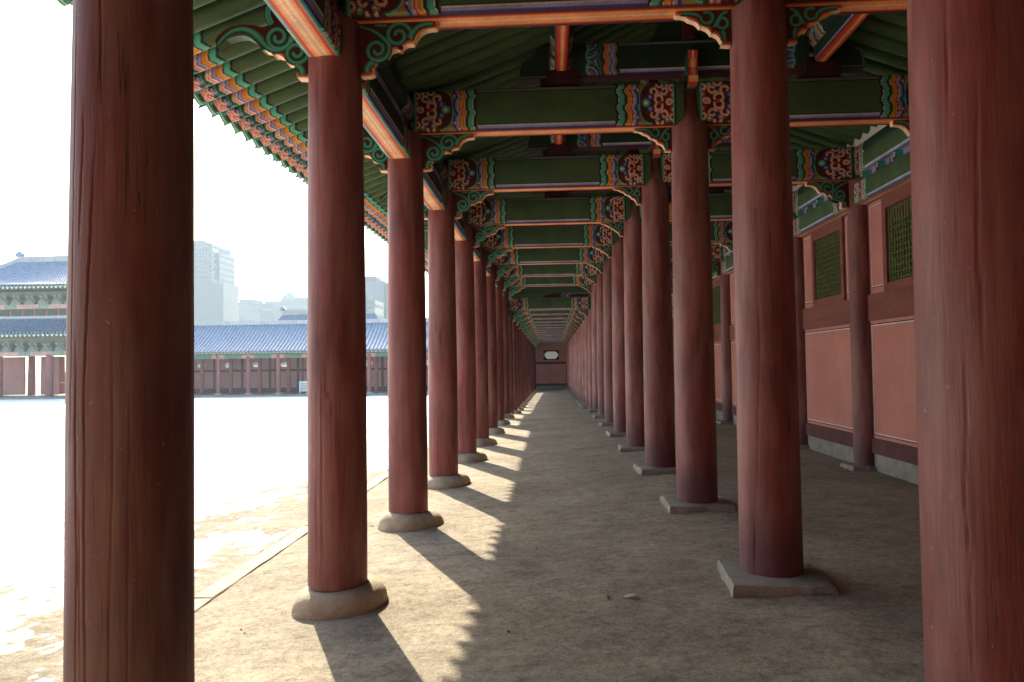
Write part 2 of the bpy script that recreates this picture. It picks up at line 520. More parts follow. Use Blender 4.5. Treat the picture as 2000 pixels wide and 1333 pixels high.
g.build('snow', 'snow', None, {'kind': 'stuff', 'label': 'thin trampled snow lying over the sandy courtyard', 'category': 'snow'})

# ------------------------------------------------------------------ painted patterns
def setc(C, mask, col):
    C[mask] = col
def tri(t):
    return 2 * np.abs(t - np.floor(t + 0.5))
def seg_dist(px, py, pts):
    d = np.full(px.shape, 9.0)
    p = np.asarray(pts, float)
    for a, b_ in zip(p[:-1], p[1:]):
        ab = b_ - a
        L = (ab ** 2).sum() + 1e-12
        t = np.clip(((px - a[0]) * ab[0] + (py - a[1]) * ab[1]) / L, 0, 1)
        d = np.minimum(d, np.hypot(px - a[0] - t * ab[0], py - a[1] - t * ab[1]))
    return d
def arc(cx, cy, r, a0, a1, n=12, r1=None):
    t = np.linspace(R(a0), R(a1), n)
    rr = np.linspace(r, r if r1 is None else r1, n)
    return np.stack([cx + rr * np.cos(t), cy + rr * np.sin(t)], 1)
def flower(C, X, Y, inside):
    """scroll-and-lotus filling of an end panel; X, Y in -1..1"""
    setc(C, inside, MAROON)
    for (bx, by, br, col) in ((0.05, 0.50, .24, NAVY), (0.05, -0.50, .24, NAVY), (-0.52, 0.30, .20, NAVY), (-0.52, -0.30, .20, NAVY), (0.72, 0.36, .19, REDO), (0.72, -0.36, .19, REDO), (0.50, 0.0, .15, LAV), (-0.15, 0.82, .14, LAV), (-0.15, -0.82, .14, LAV), (-0.72, 0.0, .20, TEAL), (0.38, 0.86, .13, TEAL), (0.38, -0.86, .13, TEAL)):
        setc(C, inside & (np.hypot(X - bx, Y - by) < br), col)
        setc(C, inside & (np.hypot(X - bx, Y - by) < br * 0.45), LAV if col is NAVY else WHITE)
    strokes = []
    for s in (1, -1):
        strokes += [arc(-.05, s * .18, .20, 250 * s, -20 * s, 10), arc(.25, s * .62, .22, -150 * s, 150 * s, 10, .10), arc(-.35, s * .58, .24, -60 * s, 220 * s, 10, .10),
                    arc(.0, s * .95, .16, 180, 360, 6), arc(.7, s * .75, .16, 60 * s, 300 * s, 8)]
    strokes += [arc(.50, 0, .17, 0, 330, 9, .10)]
    D = np.full(X.shape, 9.0)
    for st in strokes:
        D = np.minimum(D, seg_dist(X, Y, st))
    setc(C, inside & (D < 0.095), srgb(64, 26, 24))
    setc(C, inside & (D < 0.066), srgb(226, 150, 128))
    setc(C, inside & (D < 0.030), CREAM)
    setc(C, inside & (np.hypot(X + .02, Y) < .10), REDO)
def end_pattern(u, v, H, body=GREEN, k=1.0, panel=0.29):
    """u: metres from the inner black line towards the column, v: 0..H across the face"""
    C = np.empty(u.shape + (3,)); C[:] = body
    w = (0.012 * np.cos(v / H * 2 * np.pi * 2.5) + 0.006 * np.cos(v / H * 2 * np.pi * 5)) * k
    q = (u + w) / k
    for a, b_, col in ((-.030, -.004, BLACK), (-.004, .010, WHITE), (.002, .052, TEAL), (.052, .060, MTEAL), (.060, .088, DGREEN), (.088, .096, CREAM), (.094, .132, AMBER), (.132, .140, CREAM), (.138, .158, REDO),
                        (.158, .166, WHITE), (.164, .192, LAV), (.192, .218, NAVY)):
        setc(C, (q >= a) & (q < b_), col)
    pu = .218 * k
    setc(C, q >= .218, MTEAL)
    cu, hu, hv = pu + panel * 0.60, panel * 0.60, H * 0.52
    X, Y = (u - cu) / hu, (v - H / 2) / hv
    rr = (np.abs(np.minimum(X, 0)) ** 2.4 + np.abs(np.where(X > 0, X * 0.9, 0)) ** 8 + np.abs(Y) ** 3.2)
    zone = q >= .218
    setc(C, zone & (np.abs(Y) > .55) & (X < -.3), srgb(150, 140, 80))
    for s in (1, -1):
        setc(C, zone & (np.hypot((u - pu - .028 * k), (v - H / 2 - s * H * .33)) < .030 * k), REDO)
        setc(C, (np.hypot((u - pu + .008 * k), (v - H / 2 - s * H * .33)) < .009 * k), WHITE)
    setc(C, zone & (rr < 1.0), TEAL)
    setc(C, zone & (rr < 0.86), DGREEN)
    flower(C, X * 1.12, Y * 1.12, zone & (rr < 0.78))
    e = u - (pu + panel)
    setc(C, (e > -.012), TEAL)
    setc(C, (e > .010), BLACK)
    setc(C, (e > .022), GREEN)
    return C

def member(x0, x1, prof, colfn, ends, fine=0.009, coarse=0.25, axis='x', capcol=None):
    """sweep a closed profile along x (or y). prof: list of (a, z, tag, t) ; a is across; colfn(x, tag, t, z) -> colours.
    ends: length of the finely painted zone at each end"""
    xa = []
    L = x1 - x0
    e0, e1 = ends
    if e0 > 0: xa.append(np.arange(x0, x0 + e0, fine))
    xa.append(np.linspace(x0 + e0, x1 - e1, max(2, int((L - e0 - e1) / coarse) + 2)))
    if e1 > 0: xa.append(np.arange(x1 - e1, x1, fine)[1:])
    xa.append([x1])
    X = np.unique(np.concatenate(xa))
    A = np.array([p[0] for p in prof]); Z = np.array([p[1] for p in prof])
    T = np.array([p[2] for p in prof]); Q = np.array([p[3] for p in prof])
    XX = np.repeat(X[:, None], len(A), 1); AA = np.repeat(A[None], len(X), 0); ZZ = np.repeat(Z[None], len(X), 0)
    TT = np.repeat(T[None], len(X), 0); QQ = np.repeat(Q[None], len(X), 0)
    C = colfn(XX, TT, QQ, ZZ)
    P = np.stack([XX, AA, ZZ], 2) if axis == 'x' else np.stack([AA, XX, ZZ], 2)
    m = MB()
    m.grid(P, C, closed=True)
    n = len(A)
    for i in (0, -1):
        m.add(P[i], [tuple(range(n))], C[i] if capcol is None else capcol)
    return m
def beam_profile(w, H, rb=0.035, nside=44, nbot=13):
    """closed profile, tags: 0 bottom (t = -1..1 across), 1 side (t = height from the bottom), 2 top"""
    p = []
    for i in range(nbot):
        t = -1 + 2 * i / (nbot - 1); p.append((t * (w / 2 - rb), 0.0, 0, t))
    def side(sg):
        q = []
        for i in range(nside):
            h = H * i / (nside - 1)
            bulge = 0.012 * math.sin(math.pi * h / H)
            ins = rb * (1 - math.sqrt(max(0, 1 - (1 - min(1, h / rb)) ** 2))) if h < rb else 0
            ht = H - h
            ins += rb * (1 - math.sqrt(max(0, 1 - (1 - min(1, ht / rb)) ** 2))) if ht < rb else 0
            q.append((sg * (w / 2 + bulge - ins), h, 1, h))
        return q
    p += side(1)[1:]
    p.append((0, H, 2, 0))
    p += side(-1)[1:][::-1]
    return p
def stripe_bottom(C, T, Q, w):
    b0 = T == 0
    a = np.abs(Q)
    setc(C, b0, MAROON)
    setc(C, b0 & (a < .80), REDO)
    setc(C, b0 & (a < .52), ORANGE)
    setc(C, b0 & (a < .12), CREAM)
def side_lines(C, T, Q, H, lo=0.03, inner=None):
    s1 = T == 1
    if inner is not None: s1 = s1 & inner
    setc(C, s1 & (Q < .018), NAVY)
    setc(C, s1 & (Q >= .012) & (Q < .034), LAV)
    setc(C, s1 & (Q >= .034) & (Q < .044), WHITE)
    setc(C, s1 & (Q >= .044) & (Q < .056), BLACK)
    setc(C, s1 & (Q >= H - .06) & (Q < H - .045), BLACK)
    setc(C, s1 & (Q >= H - .045) & (Q < H - .02), GREY)

# ---- main cross beam mesh (origin at the courtyard-side column, z = 0 at its bottom)
BH, BW = 0.462, 0.30
def make_beam_mesh(xa, xb, dl0, dl1, name, mirror_far=False):
    prof = beam_profile(BW, BH)
    def fn(X, T, Q, Z):
        C = np.empty(X.shape + (3,)); C[:] = GREEN
        uL, uR = dl0 - X, X - dl1                 # >0 inside the painted end
        inner = (uL < -.03) & (uR < -.03)
        stripe_bottom(C, T, Q, BW)
        side_lines(C, T, Q, BH, inner=inner)
        for u, pan in ((uL, dl0 - xa - .245), (uR, xb - dl1 - .33)):
            E_ = end_pattern(u, Q, BH, panel=pan)
            mk = (T == 1) & (u > -.04)
            C[mk] = E_[mk]
            mk2 = (T == 2); C[mk2] = DGREEN
        return C
    m = member(xa, xb, prof, fn, (dl0 - xa + .05, xb - dl1 + .05))
    me_o = m.build(name, 'paint')
    me = me_o.data
    bpy.data.objects.remove(me_o)
    return me

# ---- carved bracket plates
def scallop(pts, n=7, bulge=0.10):
    """between successive points insert an outward bulge (points run along the lower edge)"""
    out = []
    for a, b_ in zip(pts[:-1], pts[1:]):
        a, b_ = np.array(a), np.array(b_)
        d = b_ - a
        nrm = np.array([d[1], -d[0]])
        for i in range(n):
            t = i / n
            out.append(tuple(a + d * t + nrm * bulge * math.sin(math.pi * t)))
    out.append(tuple(pts[-1]))
    return out
def spiral(cx, cy, r0, r1, a0, turns, n=34):
    t = np.linspace(0, 1, n)
    a = R(a0) + t * turns * 2 * np.pi
    r = r0 + (r1 - r0) * t
    return np.stack([cx + r * np.cos(a), cy + r * np.sin(a)], 1)
def bezier(p0, p1, p2, p3, n=16):
    t = np.linspace(0, 1, n)[:, None]
    p0, p1, p2, p3 = map(np.array, (p0, p1, p2, p3))
    return (1 - t) ** 3 * p0 + 3 * (1 - t) ** 2 * t * p1 + 3 * (1 - t) * t * t * p2 + t ** 3 * p3
def plate(name, edge, close, strokes, thick=0.065, ground=MAROON, rim=True, soft=0):
    """edge: polyline of the carved lower edge, close: remaining outline points; strokes: (pts, width, colour)"""
    m = MB()
    poly = list(edge) + list(close)
    ne = len(edge)
    cols = []
    for i in range(len(poly)):
        cols.append(GREEN if i < soft else CREAM if i < ne - 1 else MAROON)
    m.prism(poly, 'xz', -thick / 2, thick / 2, ground, cols)
    e = np.asarray(edge)
    cen = np.mean(np.asarray(poly), axis=0)
    for sgn in (-1, 1):
        t = sgn * (thick / 2 + .0015)
        if rim:
            d = np.gradient(e, axis=0); d /= np.maximum(np.linalg.norm(d, axis=1)[:, None], 1e-9)
            nr = np.stack([-d[:, 1], d[:, 0]], 1)
            if np.sum((cen - e.mean(0)) * nr.mean(0)) < 0: nr = -nr
            m.ribbon((e + nr * .007)[soft:], .014, 'xz', t, ORANGE)
            m.ribbon((e + nr * .022)[soft:], .017, 'xz', t, REDO)
            if soft: m.ribbon((e + nr * .016)[:soft + 1], .032, 'xz', t, GREEN)
        for j, (p, w, c) in enumerate(strokes):
            p = np.asarray(p)
            m.ribbon(p, np.asarray(w) + .016, 'xz', t + sgn * .001 * (1 + j % 3) * .3, DGREEN)
            m.ribbon(p, w, 'xz', t + sgn * (.0025 + .0003 * (j % 5)), c)
            m.ribbon(p, np.asarray(w) * .28, 'xz', t + sgn * (.0045 + .0003 * (j % 5)), TEAL if c == MTEAL else MTEAL)
    o = m.build(name, 'paint'); me = o.data; bpy.data.objects.remove(o)
    return me
wv = lambda a, b_, n: np.linspace(a, b_, n)
# big bracket beside the courtyard-side columns (x outward from the column, z down from the beam)
edge = [(.585, .0), (.588, -.035)] + [tuple(p) for p in bezier((.575, -.055), (.47, -.05), (.44, -.09), (.40, -.165), 9)] + \
       scallop([(.385, -.165), (.30, -.215), (.285, -.20), (.20, -.255), (.185, -.25), (.10, -.315)], 6, .16) + [(.085, -.335), (.105, -.355), (.10, -.385), (.07, -.40), (.0, -.402)]
close = [(-.03, -.402), (-.03, .0)]
st = [(bezier((.55, -.022), (.42, -.02), (.41, -.06), (.37, -.125), 16), wv(.03, .045, 16), MTEAL),
      (np.concatenate([spiral(.285, -.10, .105, .105, -20, .02, 3), spiral(.285, -.10, .105, .02, -15, 1.55)]), .030, MTEAL),
      (np.concatenate([spiral(.125, -.205, .098, .098, 25, .02, 3), spiral(.125, -.205, .098, .02, 30, -1.6)]), .030, MTEAL),
      (bezier((-.01, -.02), (.08, -.05), (.13, -.06), (.215, -.165), 14), wv(.014, .03, 14), MTEAL),
      (bezier((.09, -.30), (.055, -.315), (.045, -.34), (.05, -.375), 10), .045, MTEAL),
      (bezier((.20, -.02), (.15, -.03), (.14, -.01), (.11, -.02), 8), .02, MTEAL)]
ME_BR_BIG = plate('bracket', edge, close, st)
# smaller bracket beside the inner columns
edge = [(.40, .0), (.402, -.025)] + scallop([(.38, -.035), (.30, -.065), (.22, -.12), (.19, -.125), (.14, -.175), (.115, -.18), (.075, -.225)], 6, .12) + [(.06, -.24), (.07, -.262), (.0, -.268)]
st = [(np.concatenate([bezier((.36, -.018), (.28, -.02), (.25, -.02), (.215, -.055), 10), spiral(.17, -.055, .045, .040, 0, -.85, 16)]), .026, MTEAL),
      (bezier((.02, -.018), (.07, -.02), (.08, -.07), (.12, -.13), 12), .024, MTEAL),
      (spiral(.062, -.105, .045, .030, 60, 1.0, 20), .024, MTEAL),
      (bezier((.06, -.16), (.04, -.19), (.05, -.21), (.045, -.235), 8), .03, MTEAL)]
ME_BR_SMALL = plate('bracket', edge, [(-.03, -.268), (-.03, .0)], st, 0.06)
# outer wing bracket with a curling tongue, reaching out under the eaves (x outward, z relative to 4.335)
edge = [(.72, -.11), (.705, -.145)] + [tuple(p) for p in bezier((.64, -.085), (.50, -.03), (.44, -.06), (.37, -.165), 10)] + \
       scallop([(.36, -.175), (.27, -.225), (.25, -.215), (.17, -.285), (.15, -.285), (.09, -.335)], 6, .16) + [(.08, -.35), (.095, -.375), (.09, -.395), (.0, -.402)]
close = [(-.03, -.402), (-.03, .22), (.24, .24), (.30, .20), (.335, .10), (.30, .012), (.34, .0)] + [tuple(p) for p in bezier((.36, .0), (.52, .06), (.66, .02), (.725, -.08), 8)]
st = [(bezier((.70, -.12), (.60, .02), (.46, .03), (.36, -.11), 16), wv(.02, .05, 16), MTEAL),
      (spiral(.235, -.085, .10, .02, 180, 1.6), .032, MTEAL),
      (spiral(.095, -.205, .098, .02, 150, 1.6), .032, MTEAL),
      (bezier((.36, -.11), (.30, -.20), (.20, -.22), (.12, -.10), 14), .036, MTEAL),
      (bezier((.10, -.30), (.06, -.32), (.045, -.345), (.05, -.38), 10), .045, MTEAL),
      (bezier((.315, .10), (.31, .16), (.28, .20), (.24, .225), 8), .04, TEAL),
      (bezier((.315, .10), (.31, .06), (.29, .03), (.28, .02), 8), .04, TEAL)]
ME_WING = plate('wing_bracket', edge, close, st, 0.09, MAROON, True, 13)
# tail of the upper beam, a stepped scroll plate
edge = [(-.50, .0), (-.50, .10), (-.47, .20)] + [tuple(p) for p in bezier((-.45, .22), (-.36, .22), (-.32, .24), (-.27, .34), 6)]
st = [(np.array([(-.49, .01), (-.485, .11), (-.455, .20), (-.40, .215)]), .016, GREY), (np.array([(-.48, .012), (-.3, .012), (-.17, .012)]), .014, GREY)]
ME_TAIL = plate('scroll_tail', edge, [(-.16, .36), (-.16, .0)], st, 0.14, DGREEN, rim=False)
# wing piece along the gallery above the inner columns: seen end-on, red with a pale centre
m = MB()
pr = [(-.30, .06), (-.27, .16), (-.27, .26), (-.30, .33), (-.25, .36), (.30, .36), (.30, .04), (-.20, -.02), (-.28, .0)]
m.prism(pr, 'yz', -.05, .05, DGREEN, [ORANGE, ORANGE, REDO, ORANGE, MTEAL, MAROON, MTEAL, REDO, ORANGE])
for a, b_, c in ((-.050, -.030, REDO), (.030, .050, REDO), (-.008, .008, CREAM)):
    for (p, q) in zip(pr[:3], pr[1:4]):
        m.add([(a, p[0] - .003, p[1]), (b_, p[0] - .003, p[1]), (b_, q[0] - .003, q[1]), (a, q[0] - .003, q[1])], [(0, 1, 2, 3)], c)
for sg in (-1, 1):
    m.ribbon(bezier((-.24, .10), (-.14, .12), (-.10, .22), (-.16, .28), 10), .03, 'yz', sg * .053, MTEAL)
    m.ribbon(bezier((.0, .06), (.06, .2), (.14, .2), (.2, .3), 10), .03, 'yz', sg * .053, MTEAL)
o = m.build('wing_arm', 'paint'); ME_WARM = o.data; bpy.data.objects.remove(o)

# ------------------------------------------------------------------ columns
def shaft_mesh(name, H, rb, rt, neck=None, seg=40, rows=40, mat='column_red', cracks=None, seed=0, lumps=0.0):
    zs = np.linspace(0, H, rows)
    if neck:
        zs = np.concatenate([zs[zs < neck[0][0] - .01], [p[0] for p in neck]])
    t = np.clip(zs / H, 0, 1)
    r = rb + (rt - rb) * t + 0.006 * np.sin(np.pi * np.clip(t * 1.15, 0, 1))
    if neck:
        for i, z in enumerate(zs):
            for (nz, nr) in neck:
                if abs(z - nz) < 1e-6: r[i] = nr
    a = np.linspace(0, 2 * np.pi, seg, endpoint=False)
    RR = np.repeat(r[:, None], seg, 1)
    AA = np.repeat(a[None], len(zs), 0); ZZ = np.repeat(zs[:, None], seg, 1)
    if lumps:
        ca, sa = np.cos(AA), np.sin(AA)
        RR = RR + lumps * (fbm(ca * 1.2 + 5 + seed, ZZ * .5 + sa * 1.2, 3, seed) - .5) + lumps * .12 * (fbm(ca * 9 + 20, ZZ * .35 + sa * 9, 3, seed + 4) - .5)
    if cracks:
        for (pts, depth, width) in cracks:            # pts: (z, angle in degrees)
            pz = np.array([p[0] for p in pts]); pa = np.radians([p[1] for p in pts])
            ac = np.interp(ZZ, pz, pa, left=np.nan, right=np.nan)
            ac = ac + (fbm(ZZ * 5 + depth * 900, ZZ * 0 + 1, 4, 77, .65) - .5) * .05
            d = np.abs((AA - ac + np.pi) % (2 * np.pi) - np.pi) * RR
            fade = np.clip(np.minimum(ZZ - pz.min(), pz.max() - ZZ) / .25, 0, 1)
            g_ = np.clip(1 - d / width, 0, 1) * fade * depth
            RR = RR - np.nan_to_num(g_)
    P = np.stack([RR * np.cos(AA), RR * np.sin(AA), ZZ], 2)
    m = MB(); m.grid(P, closed=True, smooth=True)
    m.add(P[-1], [tuple(range(seg))]); m.add(P[0], [tuple(range(seg))[::-1]])
    o = m.build(name, mat); me = o.data; bpy.data.objects.remove(o)
    return me
ZB = 4.335
HL = ZB - 0.16 + 0.02
me_sL = [shaft_mesh('shaft', HL, .215, .195, None, 56, 70, 'column_red', None, s_, .010) for s_ in (1, 2, 3)]
NECK = [(4.05, .196), (4.10, .190), (4.22, .140), (4.36, .100), (4.70, .088), (4.78, .088)]
me_sR = [shaft_mesh('shaft', HL - .10, .215, .196, NECK, 48, 50, 'column_inner', None, s_, .010) for s_ in (4, 5, 6)]
me_sW = shaft_mesh('shaft', 4.335 - .267 + .3, .170, .155, None, 32, 30, 'column_inner', None, 9, .008)
# two close columns get their own drying cracks
A = 270
L0cr = [([(0.1, 261), (.8, 258), (1.5, 256.5), (2.05, 261), (2.40, 265)], .012, .0055), ([(.0, 246), (.9, 248), (1.35, 245), (1.75, 244)], .010, .005), ([(.2, 281), (.9, 283), (1.3, 285), (1.8, 284)], .006, .004),
        ([(2.5, 272), (2.9, 269), (3.3, 270)], .010, .0045), ([(2.0, 247), (2.35, 250), (2.6, 252)], .010, .0045), ([(.1, 296), (1.0, 298), (1.6, 299)], .005, .0035), ([(.3, 254), (.7, 252), (1.2, 251)], .007, .004),
        ([(1.2, 236), (2.0, 237), (3.0, 238)], .005, .0035)]
me_L0 = shaft_mesh('shaft', HL, .219, .197, None, 300, 420, 'column_old', L0cr, 12, .012)
L1cr = [([(.02, 255), (.6, 258), (1.2, 256), (1.6, 258)], .010, .006), ([(.0, 244), (.4, 245), (.8, 243)], .010, .006), ([(.1, 300), (.5, 303), (1.0, 301)], .006, .005)]
me_L1 = shaft_mesh('shaft', HL, .215, .195, None, 160, 220, 'column_red', L1cr, 13, .012)
R0cr = [([(.3, 224), (.55, 222), (.8, 223.5), (1.05, 221), (1.3, 225), (1.6, 224)], .006, .004), ([(1.4, 240), (1.9, 238), (2.5, 241)], .006, .005), ([(2.2, 216), (2.7, 219), (3.2, 218)], .006, .005)]
me_R0 = shaft_mesh('shaft', HL - .10, .219, .197, NECK, 220, 300, 'column_inner', R0cr, 14, .014)
R1cr = [([(.5, 232), (1.0, 236), (1.6, 244), (2.2, 240)], .007, .005), ([(.0, 225), (.2, 225), (.42, 226)], .014, .010)]
me_R1 = shaft_mesh('shaft', HL - .10, .215, .196, NECK, 160, 220, 'column_inner', R1cr, 15, .012)

def round_plinth(seed):
    rs = np.random.default_rng(seed)
    a = np.linspace(0, 2 * np.pi, 56, endpoint=False)
    lay = [(-.25, .99), (-.12, 1.01), (-.06, 1.03), (.0, 1.02), (.055, .985), (.09, .94), (.118, .87), (.138, .76), (.148, .66), (.152, .3)]
    ph = rs.uniform(0, 6.28, 6)
    ex, ey = rs.uniform(.335, .375), rs.uniform(.31, .35)
    P = np.zeros((len(lay), len(a), 3))
    for i, (z, k_) in enumerate(lay):
        p = 2.35
        r = (np.abs(np.cos(a)) ** p / ex ** p + np.abs(np.sin(a)) ** p / ey ** p) ** (-1 / p)
        r = r * (1 + .045 * np.sin(2 * a + ph[0]) + .03 * np.sin(3 * a + ph[1]) + .018 * np.sin(5 * a + ph[2]))
        r = r * k_ + .012 * (vnoise(np.cos(a) * 4 + seed, np.sin(a) * 4 + z * 14, seed) - .5)
        P[i] = np.stack([r * np.cos(a), r * np.sin(a), np.full_like(a, z) + (.012 * np.sin(a + ph[3]) if z > .05 and z < .15 else 0)], 1)
    m = MB(); m.grid(P, closed=True, smooth=True); m.add(P[-1], [tuple(range(len(a)))], smooth=True)
    o = m.build('plinth_stone', 'granite'); me = o.data; bpy.data.objects.remove(o)
    return me
ME_PL = [round_plinth(s_) for s_ in (3, 5, 8, 13, 21)]
def square_plinth(seed, w=.67, h=.075, mat='granite_grey'):
    rs = np.random.default_rng(seed)
    n = 14
    bmx = bmesh.new()
    bmesh.ops.create_cube(bmx, size=1.0)
    bmesh.ops.subdivide_edges(bmx, edges=bmx.edges[:], cuts=7, use_grid_fill=True)
    for v in bmx.verts:
        x, y_, z = v.co
        edge_ = max(abs(x), abs(y_)) > .49
        ch = (.012 if z > .45 and edge_ else 0)
        nz = (vnoise(np.array([x * 9 + seed]), np.array([y_ * 9 + z * 5]), seed)[0] - .5)
        nx_ = (vnoise(np.array([y_ * 7 + seed * 3]), np.array([z * 3 + x * 2]), seed + 2)[0] - .5)
        ny_ = (vnoise(np.array([x * 7 + seed * 5]), np.array([z * 3 + y_ * 2]), seed + 3)[0] - .5)
        v.co.x = x * (w - 2 * ch) + (nx_ * .030 if abs(x) > .49 else 0)
        v.co.y = y_ * (w - 2 * ch) + (ny_ * .030 if abs(y_) > .49 else 0)
        zz = z * (h + .25) + h - (h + .25) / 2 - ch * .6
        v.co.z = zz + (nz * .008 if z > .45 and edge_ else 0)
    me = bpy.data.meshes.new('plinth_stone'); bmx.to_mesh(me); bmx.free(); me.materials.append(M[mat])
    return me
ME_PR = [square_plinth(s_) for s_ in (1, 4, 9)]
ME_PW = [square_plinth(s_, .46, .085) for s_ in (2, 6)]

L_LABEL = {0: 'darkest and thickest weathered red column with long vertical cracks, beside the snowy courtyard',
           1: 'red column on a big rounded kidney-shaped plinth, second from the camera in the courtyard-side row'}
R_LABEL = {0: 'wide pale-edged red column at the edge of the picture, in front of the pink wall',
           1: 'red column with a split and dark plum foot on a broad square stone slab'}
for n in range(NB):
    low = n > 8
    y = yn(n)
    # courtyard-side row
    z0 = 0.16 + bz(n); ztop = ZB + dz(n)
    t = thing('column', L_LABEL.get(n, 'red column of the courtyard-side row on a rounded stone, %s from the camera' % ORD[n + 1]), 'column', (XL, y, z0), 'columns along the courtyard side')
    me = me_L0 if n == 0 else me_L1 if n == 1 else me_sL[n % 3]
    link('shaft', me, t, None, None, (0, 0, 0 if n < 2 else random.uniform(0, 6.28)), (1, 1, (ztop - z0 + .02) / HL))
    link('plinth_stone', ME_PL[{0: 0, 1: 1}.get(n, (n * 2) % 5)], t, None, (0.03, -0.0, -0.155), (0, 0, R(20) if n == 1 else random.choice((0, math.pi)) + random.uniform(-.5, .5)))
    # middle row
    z0 = 0.263 + bz(n)
    t = thing('column', R_LABEL.get(n, 'red column of the middle row on a flat square slab, %s from the camera' % ORD[n + 1]), 'column', (XR, y, z0), 'columns along the middle of the gallery')
    me = me_R0 if n == 0 else me_R1 if n == 1 else me_sR[n % 3]
    link('shaft', me, t, None, None, (0, 0, 0 if n < 2 else random.uniform(0, 6.28)), (1, 1, (ztop - z0) / (ZB - .263)))
    link('plinth_stone', ME_PR[n % 3], t, None, (-.01, -.06 if n == 1 else 0, -.073), (0, 0, R(-3) if n == 1 else random.uniform(-.08, .08)))
    link('wing_arm', ME_WARM, t, None, (0, 0, ZB + .40 - .263 + dz(n) - bz(n)))
    # wall row
    z0 = 0.267 + bz(n)
    t = thing('column', 'slim red column half sunk in the pink wall, %s from the camera' % ORD[n + 1], 'column', (XW, y, z0), 'columns standing in the back wall')
    link('shaft', me_sW, t, None, None, (0, 0, random.uniform(0, 6.28)), (1, 1, (ztop - z0 + .3) / (4.335 - .267 + .3)))
    link('plinth_stone', ME_PW[n % 2], t, None, (-.06, 0, -.083))

# ------------------------------------------------------------------ cross beams with brackets
ME_BEAM1 = make_beam_mesh(XL + .12, XR - .075, -.807, .772, 'body')
ME_BEAM2 = make_beam_mesh(XR + .075, XW - .05, 2.32, XW - .90, 'body')
def make_upper_beam():
    w, H = .22, .36
    prof = beam_profile(w, H, .03, 34, 9)
    x0_, x1_ = XM1 + .12, XM2 - .12
    def fn(X, T, Q, Z):
        C = np.empty(X.shape + (3,)); C[:] = DGREEN
        uL, uR = .76 - X, X - (2 * XR - .76)
        inner = (uL < -.03) & (uR < -.03)
        setc(C, (T == 0), MAROON)
        side_lines(C, T, Q, H, inner=inner)
        for u in (uL, uR):
            E_ = np.empty(X.shape + (3,)); E_[:] = DGREEN
            q = u + .010 * np.cos(Q / H * 2 * np.pi * 2.5)
            for a, b_, col in ((-.03, -.01, BLACK), (-.01, .015, srgb(130, 120, 70)), (.015, .055, LAV), (.055, .07, NAVY), (.07, .078, CREAM), (.078, .135, srgb(222, 130, 74)), (.135, .15, BLACK), (.15, .30, NAVY), (.30, .325, TEAL)):
                setc(E_, (q >= a) & (q < b_), col)
            z_ = (q >= .15) & (q < .30)
            for cy_ in (.25, .75, 0.0, 1.0):
                dd = np.hypot(u - .29, (Q - cy_ * H) * 1.0)
                for rr, col in ((.13, MTEAL), (.115, srgb(60, 60, 70)), (.09, LAV), (.07, NAVY), (.05, GREY), (.03, REDO)):
                    setc(E_, z_ & (dd < rr), col)
            mk = (T == 1) & (u > -.04)
            C[mk] = E_[mk]
        return C
    m = member(x0_, x1_, prof, fn, (.55, .55), .010)
    o = m.build('body', 'paint'); me = o.data; bpy.data.objects.remove(o)
    return me
ME_UB = make_upper_beam()
m = MB(); m.box(-.17, .17, -.15, .15, 0, .16, MAROON); m.box(-.235, -.172, -.05, .05, .03, .13, srgb(206, 200, 178)); m.box(-.24, .24, -.09, .09, -.035, .002, DGREEN)
o = m.build('post_block', 'dark_wood'); ME_BLOCK = o.data; bpy.data.objects.remove(o)
m = MB(); m.box(-.065, .065, -.11, .11, 0, .72, MAROON); m.prism([(-.42, .0), (.42, .0), (.30, .22), (.12, .30), (.09, .42), (-.09, .42), (-.12, .30), (-.30, .22)], 'xz', -.06, .06, DGREEN, [GREY] * 8)
o = m.build('ridge_post', 'paint'); ME_RPOST = o.data; bpy.data.objects.remove(o)

for n in range(NB):
    y, d = yn(n), dz(n)
    who = 'the %s column pair from the camera' % ORD[n + 1]
    t = thing('cross_beam', 'green flower-ended crossbeam over the main aisle, at ' + who, 'beam', (0, y, ZB + d), 'painted beams over the main aisle')
    link('body', ME_BEAM1, t)
    link('bracket', ME_BR_BIG, t, None, (XL + .205, 0, .0))
    link('bracket', ME_BR_SMALL, t, None, (XR - .205, 0, .0), None, (-1, 1, 1))
    link('wing_bracket', ME_WING, t, None, (XL - .19, 0, .0), None, (-1, 1, 1))
    link('post_block', ME_BLOCK, t, None, (XM1, 0, BH + .015))
    t = thing('cross_beam', 'green crossbeam over the wall-side aisle, at ' + who, 'beam', (0, y, ZB + d), 'painted beams over the wall-side aisle')
    link('body', ME_BEAM2, t)
    link('bracket', ME_BR_SMALL, t, None, (XR + .205, 0, .0))
    link('bracket', ME_BR_BIG, t, None, (XW - .165, 0, .0), None, (-1, 1, 1))
    link('post_block', ME_BLOCK, t, None, (XM2, 0, BH + .015), None, (-1, 1, 1))
    t = thing('upper_beam', 'dark green short upper beam under the ridge, above ' + who, 'beam', (0, y, 4.915 + d), 'upper beams under the ridge')
    link('body', ME_UB, t)
    link('scroll_tail', ME_TAIL, t, None, (XM1 + .02, 0, 0))
    link('scroll_tail', ME_TAIL, t, None, (XM2 - .02, 0, 0), None, (-1, 1, 1))
    link('ridge_post', ME_RPOST, t, None, (XR, 0, .36))

